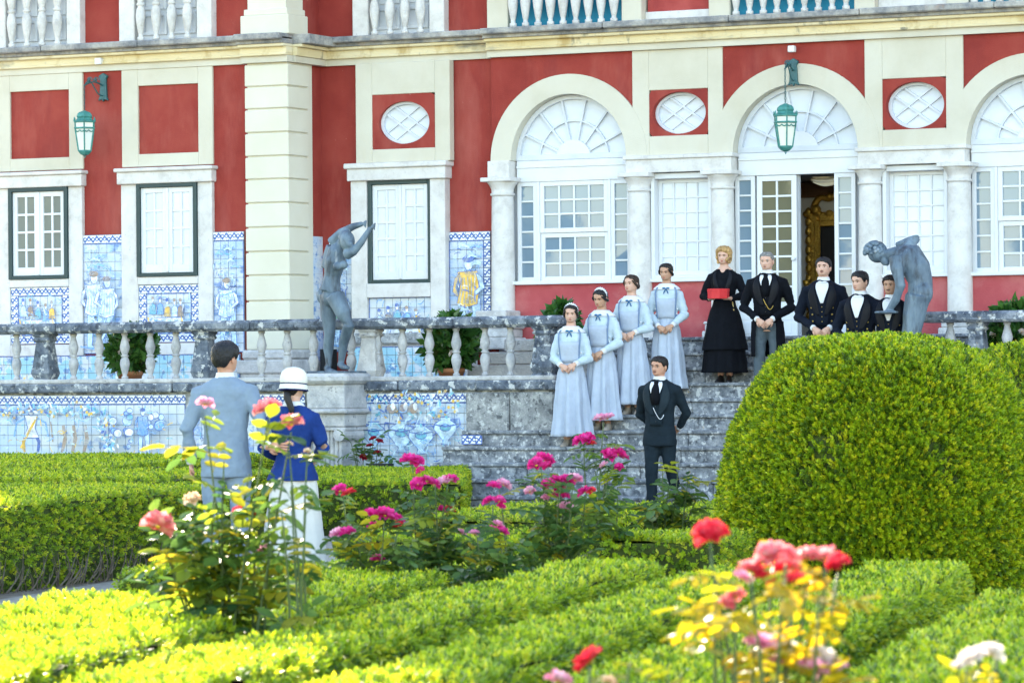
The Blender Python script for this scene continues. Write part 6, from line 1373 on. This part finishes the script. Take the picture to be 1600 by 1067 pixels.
gent('dark haired man in light blue grey suit seen from behind, arm around the woman', mp, R(200), 1.86, 'skin_warm', R(-26), R(2), 'cloth_suit', 'hair_black', man_arms, 'cloth_suit', stand_legs(), tie=None, coat_lo=.755, hairkw=dict(front=1.705, temple=1.625, nape=1.568, vol=.020, lump=.08, top=.02), lap='cloth_suit', seed=31)

# ------------------------------------------------------------------ statues
def statue(label, base, parts, extra=None, name='statue', voxel=.011):
    b = MB()
    for pts, rad in parts: b.tube(pts, rad, 14)
    root = thing(name, label, 'statue', base)
    if extra: extra(b)
    o = b.build('figure', MT['bronze_grey'], root); m = o.modifiers.new('skin', 'REMESH'); m.mode = 'VOXEL'; m.voxel_size = voxel; m.use_smooth_shade = True; q = o.modifiers.new('soft', 'SMOOTH'); q.factor = .5; q.iterations = 5
    return root
YS = pdy
J = lambda px, py, dy=0.: onY(px, py, YS+dy)
def ex1(b):
    h = J(543, 377, -.08); b.ball(h, .105, 14, 10, (.85, .95, 1.2)); b.ball(h+Vector((.06, -.05, -.04)), .045); b.ball(h+Vector((-.05, .03, .05)), .09)
    for px, py, dy in ((537, 414, -.10), (527, 416, -.15)): b.ball(J(px, py, dy), .055)
    b.ball(J(507, 462, .1), .105, 12, 8, (1, .9, 1.1)); b.ball(J(517, 464, -.02), .115, 12, 8, (1, .9, 1.1))
    for px, py, dy in ((567, 349, .0), (581, 353, -.05)):
        for k in range(4): p = J(px, py, dy); b.tube([p, p+Vector((.035+.01*k, -.02, -.035+.022*k)), p+Vector((.06, -.025, -.06+.025*k))], [.015,.012,.008], 6)
statue('weathered standing bronze statue of a nude figure with both arms raised, on the carved pedestal', (pdx, pdy, pz), [
    ([J(516, 455), J(519, 432), J(524, 408), J(527, 392), J(533, 382)], [.135,.105,.135,.115,.055]),
    ([J(531, 388, .02), J(536, 378), J(538, 372)], [.075,.065,.06]),
    ([J(519, 380, .05), J(533, 364, .03), J(552, 354, 0), J(566, 350, 0)], [.075,.056,.044,.030]),
    ([J(541, 398, -.1), J(553, 393, -.12), J(565, 378, -.1), J(579, 356, -.05)], [.07,.052,.044,.030]),
    ([J(519, 384, .06), J(517, 398, .08), J(514, 420, .08)], [.075,.095,.10]),
    ([J(514, 460, .05), J(513, 490, .04), J(515, 520, .03), J(513, 545, .07), J(514, 572, .05)], [.12,.100,.070,.066,.040]),
    ([J(524, 462, -.06), J(538, 492, -.10), J(545, 508, -.1), J(537, 535, .0), J(533, 566, .05)], [.118,.098,.070,.062,.038]),
    ([J(511, 574, .08), J(514, 580, .0), J(524, 581, -.12)], [.045,.045,.026]), ([J(531, 568, .06), J(536, 573, 0), J(544, 575, -.1)], [.042,.04,.025])], ex1)
MB().box(pdx-.27, pdx+.27, pdy-.26, pdy+.3, pz-.0, pz+.025).build('base_plate', MT['bronze_grey'], bpy.data.objects['statue'], bevel=.01)
YS = p2.y; EXC = []
def ex2(b):
    r_ = random.Random(2); c = J(1371, 396); b.ball(c, .115, 14, 10, (1, .9, .95))
    cu = MB()
    for k in range(110):
        a, e = r_.uniform(0, 6.28), r_.uniform(-.3, 1.5); cu.ball(c+Vector((-.03+.120*cos(e)*cos(a), .105*cos(e)*sin(a), .02+.105*sin(e))), .026, 7, 5)
    s2_ = cu.build('curl', MT['bronze_grey'], None, smooth=True); s2_['kind'] = 'stuff'; EXC.append(s2_)
    b.ball(J(1383, 408), .055); b.ball(J(1386, 412, -.02), .03); b.ball(J(1440, 458, -.05), .135, 12, 8, (1, .9, 1.1)); b.ball(J(1434, 460, .12), .125, 12, 8, (1, .9, 1.1))
    b.lathe([(.005, 0), (.13, .008), (.14, .02), (.13, .032), (.005, .04)], 20, J(1385, 488, -.12)-Vector((0, 0, .02)))
st2 = statue('weathered bronze statue of a nude athlete bending forward, behind the clipped bush', (p2.x, p2.y, p2z), [
    ([J(1385, 398), J(1398, 396), J(1408, 396)], [.06,.075,.09]),
    ([J(1404, 397), J(1420, 402), J(1432, 420), J(1438, 440), J(1438, 458)], [.11,.175,.165,.14,.145]),
    ([J(1400, 402, -.14), J(1402, 422, -.18), J(1407, 446, -.18), J(1400, 468, -.16), J(1388, 486, -.13)], [.085,.075,.060,.050,.036]),
    ([J(1418, 392, .14), J(1425, 380, .16), J(1432, 374, .18), J(1418, 378, .2), J(1400, 384, .18)], [.085,.070,.060,.050,.036]),
    ([J(1436, 462, -.07), J(1430, 495, -.08), J(1427, 525, -.1), J(1430, 560, -.05), J(1430, 588, -.03)], [.135,.115,.085,.075,.046]),
    ([J(1432, 462, .1), J(1425, 495, .1), J(1418, 525, .08), J(1422, 560, .12), J(1424, 588, .14)], [.13,.11,.082,.072,.045]),
    ([J(1430, 588, 0), J(1418, 593, -.06)], [.045,.03]), ([J(1424, 588, .14), J(1412, 593, .1)], [.045,.03])], ex2)

for o in EXC: o.parent = st2; o.matrix_parent_inverse = Matrix.Translation(-Vector(st2.location))

# ------------------------------------------------------------------ trees across the garden, opposite the palace (they show in its window panes)
leaf_mat('tree_leaf', [(.03,.06,.012),(.06,.10,.015),(.10,.12,.02),(.16,.12,.03)]); sprigs('tree', 'tree_leaf', .25, 7, .30, .3)
def tree(label, c, h, r, seed):
    root = thing('garden_tree', label, 'tree', c); r_ = random.Random(seed); c = Vector(c); t = MB()
    t.tube([c, c+Vector((.1, 0, h*.3)), c+Vector((0, .1, h*.6))], [.22, .17, .1], 8)
    for k in range(6): a = k*1.05+seed; t.tube([c+Vector((.05, .05, h*(.35+.05*k))), c+Vector((r*.5*cos(a), r*.5*sin(a), h*.6)), c+Vector((r*.8*cos(a), r*.8*sin(a), h*.78))], [.09, .06, .02], 6)
    t.build('trunk', MT['twig'], root); b = MB()
    for k in range(9):
        a = k*2.4; q = c+Vector((r*.55*cos(a)*r_.random(), r*.55*sin(a)*r_.random(), h*r_.uniform(.5, .85))); b.ball(q, r*r_.uniform(.35, .5), 10, 7, (1, 1, .8))
    o = b.build('crown', MT['hedge_core'], root); o['kind'] = 'stuff'; set_dens(o, lambda co: 1.); cover(o, 'tree', 16, .6, 1.4, .2, .9)
for lab, x, y, h, r, s_ in (('tall broadleaf tree across the garden, opposite the left wing', -62, -4, 9.5, 3.4, 2), ('low spreading tree across the garden, opposite the recessed window', -47, 1, 6.6, 2.8, 3), ('round broadleaf tree across the garden, opposite the first porch arch', -41, -4, 7.4, 2.6, 1), ('slim tree across the garden, opposite the open door', -32, -4, 7.0, 2.2, 4), ('bushy tree across the garden, opposite the right bay', -22, -6, 6.6, 2.6, 5)): tree(lab, (x, y, 0), h, r, s_)
